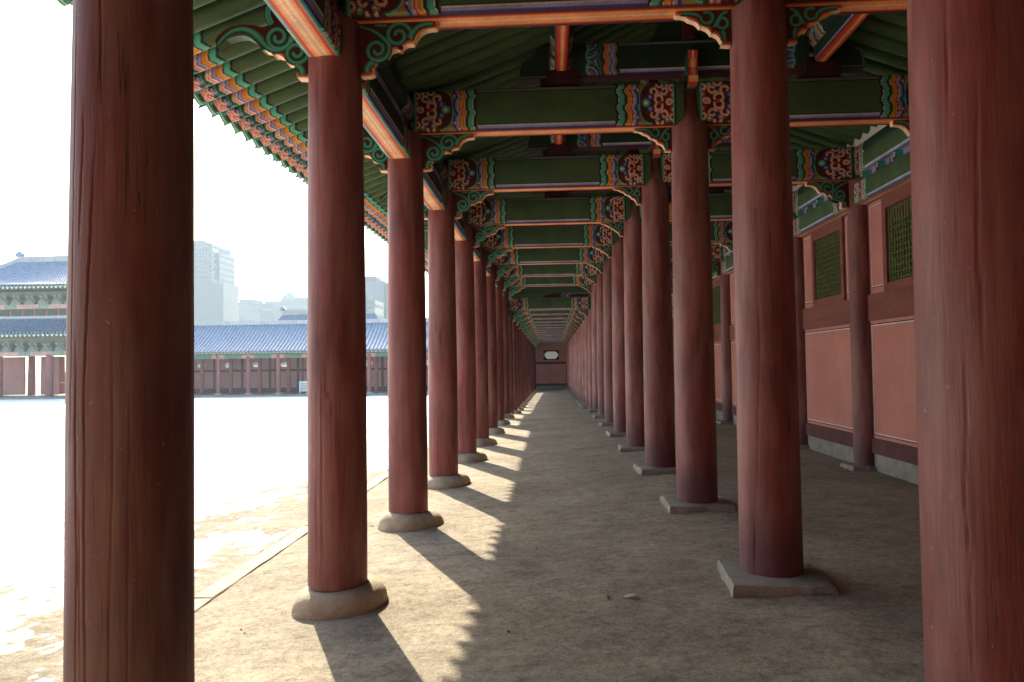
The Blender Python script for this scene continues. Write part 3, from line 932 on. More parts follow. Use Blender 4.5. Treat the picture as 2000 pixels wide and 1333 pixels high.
# ------------------------------------------------------------------ lintels between the columns (along the gallery)
def make_lintel(w, H, L, name='body', wall=False):
    prof = beam_profile(w, H, .028, 30, 15)
    el = .40
    def fn(X, T, Q, Z):
        C = np.empty(X.shape + (3,)); C[:] = GREEN if wall else DGREEN
        uL, uR = el - X, X - (L - el)
        inner = (uL < -.02) & (uR < -.02)
        b0 = T == 0
        a = np.abs(Q)
        setc(C, b0, TEAL); setc(C, b0 & (a < .88), REDO); setc(C, b0 & (a < .60), PINK if wall else ORANGE); setc(C, b0 & (a < .30), CREAM); setc(C, b0 & (a < .10), ORANGE)
        s1 = (T == 1) & inner
        kq = .55 if wall else 1.0; setc(C, s1 & (Q < .05 * kq), NAVY); setc(C, s1 & (Q >= .025 * kq) & (Q < .075 * kq), LAV); setc(C, s1 & (Q >= .072 * kq) & (Q < .085 * kq), WHITE); setc(C, s1 & (Q >= .085 * kq) & (Q < .10 * kq), BLACK)
        for u in (uL, uR):
            E_ = end_pattern(u, Q, H, k=.62, panel=.20)
            mk = (T == 1) & (u > -.03); C[mk] = E_[mk]
        return C
    m = member(0, L, prof, fn, (el + .04, el + .04), .011, axis='y')
    o = m.build(name, 'paint'); me = o.data; bpy.data.objects.remove(o)
    return me
ME_LINT = make_lintel(.26, .27, S - .36)
ME_LINTW = make_lintel(.24, .30, S - .30, wall=True)
ME_JANG = make_lintel(.15, .13, S - .02)
ME_JANGW = make_lintel(.16, .33, S - .02, wall=True)
m = MB(); m.prism([(-.035, 0), (.035, 0), (.055, .05), (.055, .10), (-.055, .10), (-.055, .05)], 'yz', -.06, .06, DGREEN, [TEAL] * 6)
m.ribbon(np.array([(-.02, .045), (.02, .045), (.025, .08), (-.025, .08), (-.02, .045)]), .012, 'yz', -.0625, WHITE)
o = m.build('bearing_block', 'paint'); ME_SORO = o.data; bpy.data.objects.remove(o)
m = MB(); m.box(-.03, .03, 0, S - .04, 0, .115, LAV)
for i in range(9):
    m.box(-.032, .032, .12 + i * .28, .16 + i * .28, 0.003, .112, NAVY)
o = m.build('gap_board', 'paint'); ME_GAP = o.data; bpy.data.objects.remove(o)
for n in range(NB - 1):
    y, d = yn(n), dz(n + 1 if n == 8 else n)
    t = thing('lintel', 'orange-bottomed lintel of the courtyard side, between the %s and %s columns' % (ORD[n + 1], ORD[n + 2]), 'lintel', (XL - .03, y + .18, 4.03 + d), 'lintels along the courtyard side')
    link('body', ME_LINT, t)
    link('upper_rail', ME_JANG, t, None, (0, -.17, .335))
    for i in range(5):
        link('bearing_block', ME_SORO, t, None, (0, .25 + i * .44, .265), None, (1, 1, .68))
    t = thing('lintel', 'green lintel with painted ends over the pink wall, between the %s and %s columns' % (ORD[n + 1], ORD[n + 2]), 'lintel', (XW - .02, y + .15, 3.96 + d), 'lintels over the back wall')
    link('body', ME_LINTW, t)
    link('gap_board', ME_GAP, t, None, (.02, -.12, .303))
    link('upper_rail', ME_JANGW, t, None, (0, -.14, .42))
    for i in range(5):
        link('bearing_block', ME_SORO, t, None, (-.02, .20 + i * .47, .305), None, (1.2, 1.0, 1.12))

# ------------------------------------------------------------------ roofs
RR_ = 0.085
Z_E = 4.82                                    # rafter axis over the courtyard-side purlin
Z_MID = Z_E + SLOPE * (XM1 - XL)              # over the middle purlins
SLOPE2 = 0.50
Z_RIDGE = Z_MID + SLOPE2 * (XR - XM1)
X_EAVE = -3.20
Z_EAVE = Z_E - SLOPE * (XL - X_EAVE)
SP = S / 10.0

def rafter_mesh(painted=True, segs=30, name='rafter', lo=(X_EAVE, Z_EAVE), hi=(XM1 + .10, Z_MID + .037), dl=.515):
    """round rafter; its painted eave end is at l = 0 .. dl"""
    a0, a1 = np.array(lo), np.array(hi)
    L = np.linalg.norm(a1 - a0); d = (a1 - a0) / L; nrm = np.array([-d[1], d[0]])
    ls = np.concatenate([np.arange(0, dl + .02, .0065), np.linspace(dl + .03, L, 6)]) if painted else np.linspace(0, L, 4)
    an = np.linspace(0, 2 * np.pi, segs, endpoint=False)
    LL, AN = np.meshgrid(ls, an, indexing='ij')
    rad = RR_ * (1 - .06 * np.clip(1 - LL / .5, 0, 1)) * (1 + .05 * LL / L)
    # offset: cos along y (gallery axis), sin along nrm
    ox = a0[0] + d[0] * LL + nrm[0] * rad * np.sin(AN)
    oz = a0[1] + d[1] * LL + nrm[1] * rad * np.sin(AN)
    oy = rad * np.cos(AN)
    C = np.empty(LL.shape + (3,)); C[:] = GREEN
    if painted:
        u = (dl - LL) * .40 / dl                          # from the black line outwards, pattern units
        ph = (AN - np.pi * 1.25) / (2 * np.pi) * 2.0    # two flowers round the rafter
        w = .030 * (tri(ph * 2) - .5)
        q = u + w
        for a, b_, col in ((0, .020, BLACK), (.020, .062, TEAL), (.062, .076, DGREEN), (.076, .082, CREAM), (.082, .118, AMBER), (.118, .125, REDO), (.125, .145, LAV), (.145, .155, NAVY), (.155, .163, WHITE),
                            (.163, .174, srgb(240, 172, 148)), (.174, .181, REDO), (.181, .193, srgb(240, 190, 165)), (.193, .203, MTEAL), (.203, .9, DGREEN)):
            setc(C, (q >= a) & (q < b_), col)
        p = (ph - np.floor(ph + .5)) * (2 * np.pi * RR_ / 2.0) * .40 / dl   # across, from the flower's axis
        z_ = q >= .203
        # scrolls beside the flower
        for s in (1, -1):
            dd = np.hypot(u - .235, p - s * .062)
            setc(C, z_ & (dd < .028), MTEAL); setc(C, z_ & (dd < .017), DGREEN); setc(C, z_ & (dd < .008), TEAL)
            dd = np.hypot(u - .345, p - s * .058)
            setc(C, z_ & (dd < .026), TEAL); setc(C, z_ & (dd < .016), DGREEN); setc(C, z_ & (dd < .007), TEAL)
        fx, fy = u - .330, p
        rr = np.hypot(fx, fy); th = np.degrees(np.arctan2(fy, -fx))
        setc(C, z_ & (rr < .105) & (fx < .012), MTEAL)
        setc(C, z_ & (rr < .098) & (fx < .010), DGREEN)
        for ang in (-62, 0, 62):
            cx, cy = -.072 * math.cos(R(ang)), .072 * math.sin(R(ang))
            dd = np.hypot(fx - cx, fy - cy)
            setc(C, z_ & (dd < .026), LAV); setc(C, z_ & (dd < .018), NAVY); setc(C, z_ & (dd < .012), LAV); setc(C, z_ & (dd < .006), WHITE)
        for ang in (-78, -40, 0, 40, 78):
            e = R(ang)
            al = -fx * math.cos(e) + fy * math.sin(e); ac = fx * math.sin(e) + fy * math.cos(e)
            pet = ((al - .036) / .034) ** 2 + (ac / .014) ** 2
            setc(C, z_ & (pet < 1.2), srgb(160, 52, 42)); setc(C, z_ & (pet < 1.0), srgb(246, 190, 166)); setc(C, z_ & (pet < .14), REDO)
        setc(C, u > .362, MTEAL); setc(C, u > .376, WHITE); setc(C, u > .380, TEAL)
    P = np.stack([ox, oy, oz], 2)
    m = MB(); m.grid(P, C, closed=True, smooth=True)
    m.add(P[0], [tuple(range(segs))], MTEAL)
    m.add(P[-1], [tuple(range(segs))], GREEN)
    return m
def as_mesh(mb, name, mat='paint'):
    o = mb.build(name, mat); me = o.data; bpy.data.objects.remove(o); return me
ME_RAF = as_mesh(rafter_mesh(), 'rafter')
UP = dict(lo=(XM1 - .08, Z_MID - .04 + .10), hi=(XR + .05, Z_RIDGE + .125))
ME_RAFU = as_mesh(rafter_mesh(False, 14, **UP), 'rafter')
# wall-side rafters: mirrored about the ridge, painted ends outside the wall are not seen
ME_RAFW = as_mesh(rafter_mesh(False, 16, lo=(X_EAVE + .3, Z_EAVE + .3 * SLOPE)), 'rafter')
LOWR = rafter_mesh(True, 10)

def purlin_mesh(r, L, name):
    an = np.linspace(0, 2 * np.pi, 22, endpoint=False)
    ys_ = np.concatenate([np.arange(0, .44, .013), np.linspace(.46, L - .46, 4), L - np.arange(0, .44, .013)[::-1]])
    YY_, AN = np.meshgrid(ys_, an, indexing='ij')
    C = np.empty(YY_.shape + (3,)); C[:] = DGREEN
    for u in (.42 - YY_, YY_ - (L - .42)):
        E_ = end_pattern(u, (AN / (2 * np.pi) * 3 % 1) * .28, .28, DGREEN, k=.62, panel=.22)
        mk = u > -.03; C[mk] = E_[mk]
    P = np.stack([r * np.cos(AN), YY_, r * np.sin(AN)], 2)
    m = MB(); m.grid(P, C, closed=True, smooth=True)
    m.add(P[0], [tuple(range(22))], DGREEN); m.add(P[-1], [tuple(range(22))], DGREEN)
    return as_mesh(m, name)
ME_PUR = purlin_mesh(.125, S - .006, 'purlin')
def tie_mesh():
    prof = beam_profile(.125, .19, .018, 16, 15)
    L = S - .30
    def fn(X, T, Q, Z):
        C = np.empty(X.shape + (3,)); C[:] = DGREEN
        b0 = T == 0; a = np.abs(Q)
        setc(C, b0, REDO); setc(C, b0 & (a < .62), srgb(225, 110, 70)); setc(C, b0 & (a < .34), ORANGE); setc(C, b0 & (a < .12), CREAM)
        setc(C, (T == 1) & (Q < .03), REDBROWN); setc(C, (T == 1) & (Q >= .03) & (Q < .045), LAV)
        return C
    m = member(0, L, prof, fn, (0, 0), axis='y')
    return as_mesh(m, 'tie_beam')
ME_TIE = tie_mesh()

def tile_edge(m, ya, yb, zoff):
    """roof tiles: pan sheet with convex rib rows, drip lips and round end discs along the eave"""
    pts = [(X_EAVE - .09, Z_EAVE + .135), (-1.2, Z_E + .30), (XM1, Z_MID + .38), (XR, Z_RIDGE + .42)]
    nrow = int(round((yb - ya) / SP))
    a = np.linspace(0, np.pi, 7)
    for side in (1, -1):
        PX = np.array([p[0] if side == 1 else 2 * XR - p[0] for p in pts]); PZ = np.array([p[1] for p in pts]) + zoff
        G = np.stack([np.stack([PX, np.full(4, ya), PZ], 1), np.stack([PX, np.full(4, yb), PZ], 1)], 0)
        m.grid(G); G2 = G.copy(); G2[:, :, 2] -= .03; m.grid(G2)
        for i in range(nrow):
            yc = ya + (i + .5) * SP
            ring = np.stack([np.cos(a) * .062, np.sin(a) * .055 + .0], 1)
            P = np.array([[(PX[k_], yc + q[0], PZ[k_] + q[1]) for q in ring] for k_ in range(4)])
            m.grid(P, smooth=True)
            # disc and drooping lip at the eave
            cx = PX[0]
            t_ = np.linspace(0, 2 * np.pi, 11)[:-1]
            m.add([(cx - side * .012, yc + .066 * math.cos(q), PZ[0] - .005 + .066 * math.sin(q)) for q in t_], [tuple(range(10))])
            lip = [(-.095, .02), (-.095, -.01), (-.055, -.07), (0, -.135), (.055, -.07), (.095, -.01), (.095, .02)]
            m.add([(cx - side * (.004 - q[1] * .62), yc + SP / 2 + q[0], PZ[0] + q[1] * .70) for q in lip], [tuple(range(7))])

def build_roof(name, label, ya, yb, d_of, n0, n1, individual):
    t = thing(name, label, 'roof', (0, 0, 0))
    zo = d_of
    # deck boards above the rafters
    m = MB()
    up = RR_ + .012
    line = [(X_EAVE - .02, Z_EAVE + up - .005), (XL, Z_E + up), (XM1, Z_MID + up), (XR, Z_RIDGE + up + .09), (2 * XR - XM1, Z_MID + up), (2 * XR - XL, Z_E + up), (2 * XR - X_EAVE + .02, Z_EAVE + up)]
    top = [(x, z + .05) for x, z in line]
    m.prism(line + top[::-1], 'xz', ya, yb)
    for v in m.v: v[:, 2] += zo
    m.build('roof_deck', 'deck_green', t)
    # eave board: a scalloped strip on the rafter ends
    m = MB(); m.box(X_EAVE - .03, X_EAVE + .05, ya, yb, Z_EAVE + RR_ - .012 + zo, Z_EAVE + RR_ + .045 + zo, MTEAL)
    m.build('eave_board', 'paint', t)
    m = MB(); tile_edge(m, ya, yb, zo); m.build('roof_tiles', 'tile_grey', t, {'kind': 'stuff'})
    m = MB(); m.box(XR - .14, XR + .14, ya, yb, Z_RIDGE + .30 + zo, Z_RIDGE + .75 + zo); m.build('ridge_cap', 'tile_grey', t)
    # purlins and ties, bay by bay
    for n in range(n0, n1):
        y = yn(n)
        for (x, z) in ((XL, Z_E - RR_ - .128), (XM1, Z_MID - RR_ - .128), (XM2, Z_MID - RR_ - .128), (XR, Z_RIDGE + .06 - .125), (XW, Z_MID - SLOPE * (XW - XM2) - RR_ - .128)):
            link('purlin', ME_PUR, t, None, (x, y, z + zo))
        for x in (XM1, XM2):
            link('tie_beam', ME_TIE, t, None, (x, y + .15, 4.957 + zo))
    # rafters
    nr = int((yb - ya) / SP)
    sets = [('a', ME_RAF, 1), ('u', ME_RAFU, 1), ('v', ME_RAFU, -1), ('w', ME_RAFW, -1)]
    rest = {k_: [] for k_ in 'auvw'}
    for i in range(nr):
        y = ya + (i + .5) * SP
        for key, me, sd in sets:
            yy = y + random.uniform(-.008, .008)
            if individual and individual[key][0] <= y <= individual[key][1]:
                link('rafter', me, t, None, (0 if sd == 1 else 2 * XR, yy, zo + random.uniform(-.004, .004)), None, (sd, 1, 1))
            else:
                rest[key].append((yy, sd))
    proto = {'a': LOWR, 'u': rafter_mesh(False, 8, **UP), 'v': rafter_mesh(False, 8, **UP), 'w': rafter_mesh(False, 8, lo=(X_EAVE + .3, Z_EAVE + .3 * SLOPE))}
    for key in 'auvw':
        if not rest[key]: continue
        m = MB()
        pv, pc = np.concatenate(proto[key].v), np.concatenate(proto[key].c)
        pf = np.array([f for f in proto[key].f if len(f) == 4])
        big_v, big_c, big_f = [], [], []
        for j, (yy, sd) in enumerate(rest[key]):
            v = pv.copy()
            if sd == -1: v[:, 0] = 2 * XR - v[:, 0]
            v[:, 1] += yy; v[:, 2] += zo
            big_v.append(v); big_c.append(pc); big_f.append(pf + j * len(pv))
        m.add(np.concatenate(big_v), np.concatenate(big_f).tolist(), np.concatenate(big_c), True)
        m.build('rafter_row', 'paint', t, {'kind': 'stuff'})
    return t
build_roof('gallery_roof', 'high tiled roof over the near stretch of the gallery, round green rafters below', -36.0, YSTEP, 0.0, -14, 9,
           {'a': (2.0, 24.7), 'u': (4.5, 21), 'v': (4.5, 21), 'w': (4.0, 22)})
build_roof('gallery_roof', 'lower tiled roof over the far stretch of the gallery', YSTEP + .02, 66.8, -0.615, 9, 24, None)
# plaster between the wall purlin and the deck, and the boarded gable where the roof steps down
m = MB()
zz = Z_MID - SLOPE * (XW - XM2)
m.box(XW - .09, XW - .03, -36, YSTEP, zz - .16, zz + .085)
m.box(XW - .09, XW - .03, YSTEP + .02, 66, zz - .16 - .615, zz + .085 - .615)
tag(m.build('plaster_strip', 'plaster'), 'cream plaster strip between the rafter feet above the pink wall', 'plaster')
m = MB()
m.prism([(X_EAVE, Z_EAVE - .50), (XL, 4.22), (2 * XR - XL, 4.22), (2 * XR - X_EAVE, Z_EAVE - .50), (2 * XR - X_EAVE, Z_EAVE + .09), (2 * XR - XL, Z_E + .1), (XR, Z_RIDGE + .12), (XL, Z_E + .1), (X_EAVE, Z_EAVE + .09)], 'xz', YSTEP - .06, YSTEP - .01)
m2 = MB()
tag(m.build('gable_boards', 'deck_green'), 'dark boarding closing the gap where the gallery roof steps down', 'gable')

# ------------------------------------------------------------------ back wall
XF = 4.505                                       # inner face of the wall
wall = thing('back_wall', 'pink plastered back wall with green lattice windows and white edge lines', 'wall', (0, 0, 0))
CL = S - .30                                     # clear width between wall columns
m = MB(); m.box(0, .20, 0, S, -.8, .20); ME_WBASE = as_mesh(m, 'stone_course', 'granite_grey')
m = MB(); m.box(-.035, .20, 0, S, .20, .41); ME_WSILL = as_mesh(m, 'bottom_rail', 'wall_plum')
m = MB(); m.box(0, .19, 0, S, .41, 2.05); ME_WLOW = as_mesh(m, 'lower_panel', 'wall_pink')
m = MB(); m.box(-.03, .20, 0, S, 2.05, 2.42); ME_WRAIL = as_mesh(m, 'middle_rail', 'wall_rail')
WW, WZ0, WZ1 = 1.10, 2.53, 3.53
ya_, yb_ = S / 2 - WW / 2, S / 2 + WW / 2
m = MB(); m.box(.015, .18, 0, ya_ - .10, 2.42, 3.80); ME_WSP = as_mesh(m, 'side_panel', 'wall_pink')
m = MB()
m.box(-.025, .19, ya_ - .10, ya_, 2.42, 3.80); m.box(-.025, .19, yb_, yb_ + .10, 2.42, 3.80)
m.box(-.022, .19, ya_, yb_, 2.42, WZ0); m.box(-.022, .19, ya_, yb_, WZ1, 3.80)
m.box(-.018, .19, 0, .20, 2.42, 2.47); m.box(-.018, .19, 0, ya_ - .10, 3.70, 3.80); m.box(-.018, .19, yb_ + .10, S, 3.70, 3.80)
ME_WFR = as_mesh(m, 'window_frame', 'wall_rail')
m = MB()
nh, nvv = 12, 15
for i in range(nh):
    z = WZ0 + (i + .5) * (WZ1 - WZ0) / nh; m.box(.012, .034, ya_, yb_, z - .010, z + .010)
for i in range(nvv):
    y = ya_ + (i + .5) * WW / nvv; m.box(.002, .030, y - .010, y + .010, WZ0, WZ1)
ME_WLAT = as_mesh(m, 'lattice', 'lattice_green')
m = MB(); m.box(.05, .08, ya_, yb_, WZ0, WZ1); ME_WBACK = as_mesh(m, 'window_back', 'lattice_back')
def frame_lines(m, y0, y1, z0, z1, x, w):
    m.box(x, x + .01, y0, y1, z0, z0 + w); m.box(x, x + .01, y0, y1, z1 - w, z1)
    m.box(x, x + .01, y0, y0 + w, z0 + w, z1 - w); m.box(x, x + .01, y1 - w, y1, z0 + w, z1 - w)
m = MB(); frame_lines(m, .20, S - .20, .47, 1.99, -.006, .014)
for a, b_ in ((.22, ya_ - .14), (yb_ + .14, S - .22)): frame_lines(m, a, b_, 2.52, 3.66, .009, .011)
ME_WLN = as_mesh(m, 'white_line', 'line_white')
m = MB(); frame_lines(m, .186, S - .186, .456, 2.004, -.004, .014)
for a, b_ in ((.209, ya_ - .129), (yb_ + .129, S - .209)): frame_lines(m, a, b_, 2.509, 3.671, .0115, .011)
ME_WBL = as_mesh(m, 'black_line', 'line_black')
for n in range(-14, NB):
    y, z = yn(n), 0.25 + (bz(n + 1) if n >= 8 else 0)
    zs_ = 1.0
    w_o = (XF, y, z)
    link('stone_course', ME_WBASE, wall, None, w_o); link('bottom_rail', ME_WSILL, wall, None, w_o)
    link('lower_panel', ME_WLOW, wall, None, w_o); link('middle_rail', ME_WRAIL, wall, None, w_o)
    link('side_panel', ME_WSP, wall, None, w_o); link('side_panel', ME_WSP, wall, None, (XF, y + yb_ + .10, z))
    wf = link('window_frame', ME_WFR, wall, None, w_o)
    link('lattice', ME_WLAT, wf, {'kind': 'stuff'})
    link('window_back', ME_WBACK, wf)
    link('white_line', ME_WLN, wall, None, w_o); link('black_line', ME_WBL, wall, None, w_o)
# gap closer over the lower stretch where the wall would stand short, and backing above the windows
m = MB(); m.box(XF + .02, XF + .19, -36, 66, 3.60, 4.72); m.build('upper_backing', 'wall_rail', wall)
m = MB(); m.box(XF + .19, XF + .24, -36, 66, -.8, 4.2); m.build('outer_face', 'wall_pink', wall)

# ------------------------------------------------------------------ far end wall with its lozenge window
ewz = float(floor_z(0, 66))
ew = thing('end_wall', 'dark pink wall closing the far end of the gallery, with one lozenge window', 'wall', (0, 0, 0))
def part_box(name, mat, parent, *b):
    m = MB(); m.box(*b); return m.build(name, mat, parent)
x0_, x1_ = -2.6, 4.4
part_box('stone_course', 'granite_grey', ew, x0_, x1_, YEND, YEND + .25, -1.2, ewz + .28)
part_box('bottom_rail', 'wall_plum', ew, x0_, x1_, YEND - .03, YEND + .25, ewz + .28, ewz + .50)
part_box('lower_panel', 'wall_pink', ew, x0_, x1_, YEND, YEND + .25, ewz + .50, ewz + 2.30)
part_box('middle_rail', 'wall_plum', ew, x0_, x1_, YEND - .04, YEND + .25, ewz + 2.30, ewz + 2.52)
cx, hw, wz0, wz1 = 0.02, .62, ewz + 2.78, ewz + 3.48
part_box('upper_panel', 'wall_pink', ew, x0_, cx - hw, YEND, YEND + .25, ewz + 2.52, 5.2)
part_box('upper_panel', 'wall_pink', ew, cx + hw, x1_, YEND, YEND + .25, ewz + 2.52, 5.2)
part_box('upper_panel', 'wall_pink', ew, cx - hw, cx + hw, YEND, YEND + .25, ewz + 2.52, wz0)
part_box('upper_panel', 'wall_pink', ew, cx - hw, cx + hw, YEND, YEND + .25, wz1, 5.2)
m = MB()
c_ = .24
for sx in (-1, 1):
    for (zc, sz) in ((wz0, 1), (wz1, -1)):
        m.prism([(cx + sx * (hw + .10), zc - sz * .10), (cx + sx * (hw - c_), zc - sz * .10), (cx + sx * (hw - c_), zc), (cx + sx * hw, zc + sz * c_), (cx + sx * (hw + .10), zc + sz * c_)], 'xz', YEND - .05, YEND + .12)
m.box(cx - hw + c_ - .002, cx + hw - c_ + .002, YEND - .045, YEND + .1, wz0 - .09, wz0 + .002); m.box(cx - hw + c_ - .002, cx + hw - c_ + .002, YEND - .045, YEND + .1, wz1 - .002, wz1 + .09)
wfr = m.build('window_frame', 'dark_wood', ew)
m = MB()
for i in range(18):
    x = cx - hw + (i + .5) * 2 * hw / 18; m.box(x - .022, x + .022, YEND + .13, YEND + .15, wz0, wz1)
for i in range(10):
    z = wz0 + (i + .5) * (wz1 - wz0) / 10; m.box(cx - hw, cx + hw, YEND + .152, YEND + .17, z - .022, z + .022)
m.build('lattice', 'plaster', wfr, {'kind': 'stuff'})
part_box('paper', 'window_paper', wfr, cx - hw, cx + hw, YEND + .175, YEND + .178, wz0, wz1)

nw = thing('light_block_wall', 'added unseen pink wall blocking light from the near end of the gallery', 'wall', (0, 0, 0))  # unseen wall added behind the camera to keep rear light out
part_box('bottom_rail', 'wall_plum', nw, XL, 4.4, -3.5, -3.25, -.2, .50)
m = MB(); m.prism([(XL, .50), (4.4, .50), (4.4, 4.95), (XR, Z_RIDGE + .05), (XL, 4.85)], 'xz', -3.5, -3.28); m.build('panel', 'wall_pink', nw)
cg = thing('light_block_wing', 'added unseen tiled wing blocking light from the near courtyard corner', 'building', (0, 0, 0))  # unseen wing added to cut sky and court light from behind left
part_box('wall', 'wall_pink', cg, -34, XL - .02, -3.5, -3.3, -.2, 4.9)
m = MB(); m.prism([(-5.2, 4.2), (1.5, 4.2), (1.5, 4.35), (-1.0, 5.5), (-5.2, 4.35)], 'yz', -34, X_EAVE - .45); m.build('roof', 'tile_grey', cg)
for i in range(5): link('column', me_sL[i % 3], cg, None, (-6.0 - 2.6 * i, .1, -.05), None, (1, 1, 4.25 / HL))
# ------------------------------------------------------------------ step across the floor and small litter
m = MB(); m.box(-2.68, 4.4, YSTEP - .14, YSTEP + .03, -.6, .0)
for v in m.v: v[:, 2] += np.where(v[:, 2] > -.1, floor_z(v[:, 0], 0) + .012, 0)
o = m.build('step_stone', 'granite_grey'); o['kind'] = 'structure'
def leaf(x, y, rot, sc, label):
    pts = [(-.06, 0), (-.03, .018), (.01, .024), (.05, .008), (.075, 0), (.04, -.012), (.0, -.020), (-.035, -.012)]
    m = MB(); z0_ = [.004, .016, .022, .018, .006, .020, .012, .006]
    top = [(p[0] * sc, p[1] * sc, z_ * sc + .004) for p, z_ in zip(pts, z0_)]
    bot = [(a, b_, c2 - .003) for a, b_, c2 in top]
    m.add(top + bot, [tuple(range(8)), tuple(range(8, 16))[::-1]] + [(i, (i + 1) % 8, 8 + (i + 1) % 8, 8 + i) for i in range(8)])
    o = m.build('dry_leaf', 'leaf_litter'); o.location = (x, y, float(floor_z(x, y)) + .004); o.rotation_euler = (0.1, -.1, rot)
    tag(o, label, 'leaf', 'dry leaves on the sandy floor')
rs = np.random.default_rng(5)
m = MB()
for i in range(900):
    x, y = rs.uniform(-2.6, 4.2), 2.2 + 13 * rs.random() ** 1.6
    r = .003 + .010 * rs.random() ** 5
    z = float(floor_z(x, y)) + r * .3
    q = rs.uniform(.6, 1.3, (6, 1)) * r * np.array([(1, 0, 0), (0, 1, 0), (-1, 0, 0), (0, -1, 0), (0, 0, .7), (0, 0, -.7)])
    m.add(q + np.array([x, y, z]), [(0, 1, 4), (1, 2, 4), (2, 3, 4), (3, 0, 4), (1, 0, 5), (2, 1, 5), (3, 2, 5), (0, 3, 5)])
m.build('gravel', 'granite_grey', None, {'kind': 'stuff', 'label': 'loose grit and tiny stones scattered on the earth floor', 'category': 'gravel'})
leaf(.52, 4.98, -.5, .95, 'pale dry leaf on the shaded sand, the larger of the pair')
leaf(.37, 4.99, 1.3, .6, 'small pale dry leaf on the shaded sand beside a larger one')

# ------------------------------------------------------------------ opposite gallery across the courtyard
FG_Y, FG_Z = 62.0, -0.62
fg = thing('opposite_gallery', 'long low gallery with a grey tiled roof across the snowy courtyard', 'building', (0, 0, 0))
gx0, gx1 = -39.4, -2.95
part_box('platform', 'granite_grey', fg, gx0, gx1, FG_Y, 70, -1.4, FG_Z)
SPF = 2.78
cols_x = [-33.0 + i * SPF for i in range(-2, 12)]
m = MB()
a = np.linspace(0, 2 * np.pi, 14, endpoint=False)
P = np.array([[(r * math.cos(q), r * math.sin(q), z) for q in a] for z, r in ((0, .19), (3.5, .17))]); m.grid(P, closed=True, smooth=True)
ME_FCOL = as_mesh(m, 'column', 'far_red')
m = MB()
P = np.array([[(r * math.cos(q), r * math.sin(q), z) for q in a] for z, r in ((-.25, .36), (.06, .36), (.14, .26))]); m.grid(P, closed=True, smooth=True); m.add(P[-1], [tuple(range(14))])
ME_FPL = as_mesh(m, 'plinth_stone', 'granite')
for x in cols_x:
    c = link('column', ME_FCOL, fg, None, (x, FG_Y + 1.2, FG_Z)); link('plinth_stone', ME_FPL, c)
    c = link('column', ME_FCOL, fg, None, (x, FG_Y + 3.7, FG_Z))
def far_bay(i, x):
    y0_ = FG_Y + 6.2
    e = thing
    b0 = x; b1 = x + SPF
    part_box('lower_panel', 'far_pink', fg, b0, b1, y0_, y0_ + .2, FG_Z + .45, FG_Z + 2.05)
    part_box('bottom_rail', 'wall_plum', fg, b0, b1, y0_ - .05, y0_ + .2, FG_Z, FG_Z + .45)
    part_box('middle_rail', 'wall_plum', fg, b0, b1, y0_ - .05, y0_ + .2, FG_Z + 2.05, FG_Z + 2.25)
    xc = (b0 + b1) / 2; h = .42; za, zb = FG_Z + 2.48, FG_Z + 2.98
    part_box('post', 'wall_plum', fg, b0 - .11, b0 + .11, y0_ - .07, y0_ - .052, FG_Z, FG_Z + 3.5)
    part_box('post', 'wall_plum', fg, xc - .9 - .05, xc - .9 + .05, y0_ - .045, y0_ - .003, FG_Z + .46, FG_Z + 3.5)
    m = MB()
    m.box(b0, xc - h, y0_, y0_ + .2, FG_Z + 2.25, FG_Z + 3.6); m.box(xc + h, b1, y0_, y0_ + .2, FG_Z + 2.25, FG_Z + 3.6)
    m.box(xc - h, xc + h, y0_, y0_ + .2, FG_Z + 2.25, za); m.box(xc - h, xc + h, y0_, y0_ + .2, zb, FG_Z + 3.6)
    for sx in (-1, 1):
        for zc, sz in ((za, 1), (zb, -1)):
            m.prism([(xc + sx * h, zc), (xc + sx * (h - .17), zc), (xc + sx * h, zc + sz * .17)], 'xz', y0_, y0_ + .2)
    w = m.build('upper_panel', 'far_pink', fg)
    m = MB()
    for j in range(8):
        m.box(xc - h + j * .112, xc - h + j * .112 + .025, y0_ + .08, y0_ + .10, za, zb)
    for j in range(5):
        m.box(xc - h, xc + h, y0_ + .102, y0_ + .12, za + j * .11, za + j * .11 + .025)
    m.build('lattice', 'far_green', w, {'kind': 'stuff'})
    part_box('paper', 'window_paper', w, xc - h, xc + h, y0_ + .13, y0_ + .133, za, zb)
    # painted lintel
    m = MB()
    m.box(b0 + .15, b0 + .60, FG_Y + 1.1, FG_Y + 1.3, FG_Z + 3.28, FG_Z + 3.62, srgb(196, 150, 140)); m.box(b1 - .60, b1 - .15, FG_Y + 1.1, FG_Y + 1.3, FG_Z + 3.28, FG_Z + 3.62, srgb(196, 150, 140))
    m.box(b0 + .60, b1 - .60, FG_Y + 1.1, FG_Y + 1.3, FG_Z + 3.28, FG_Z + 3.62, srgb(104, 140, 116)); m.box(b0, b1, FG_Y + 1.12, FG_Y + 1.28, FG_Z + 3.62, FG_Z + 3.85, srgb(90, 112, 92))
    m.build('lintel', 'paint', fg)
for i, x in enumerate(cols_x[:-1]):
    far_bay(i, x)
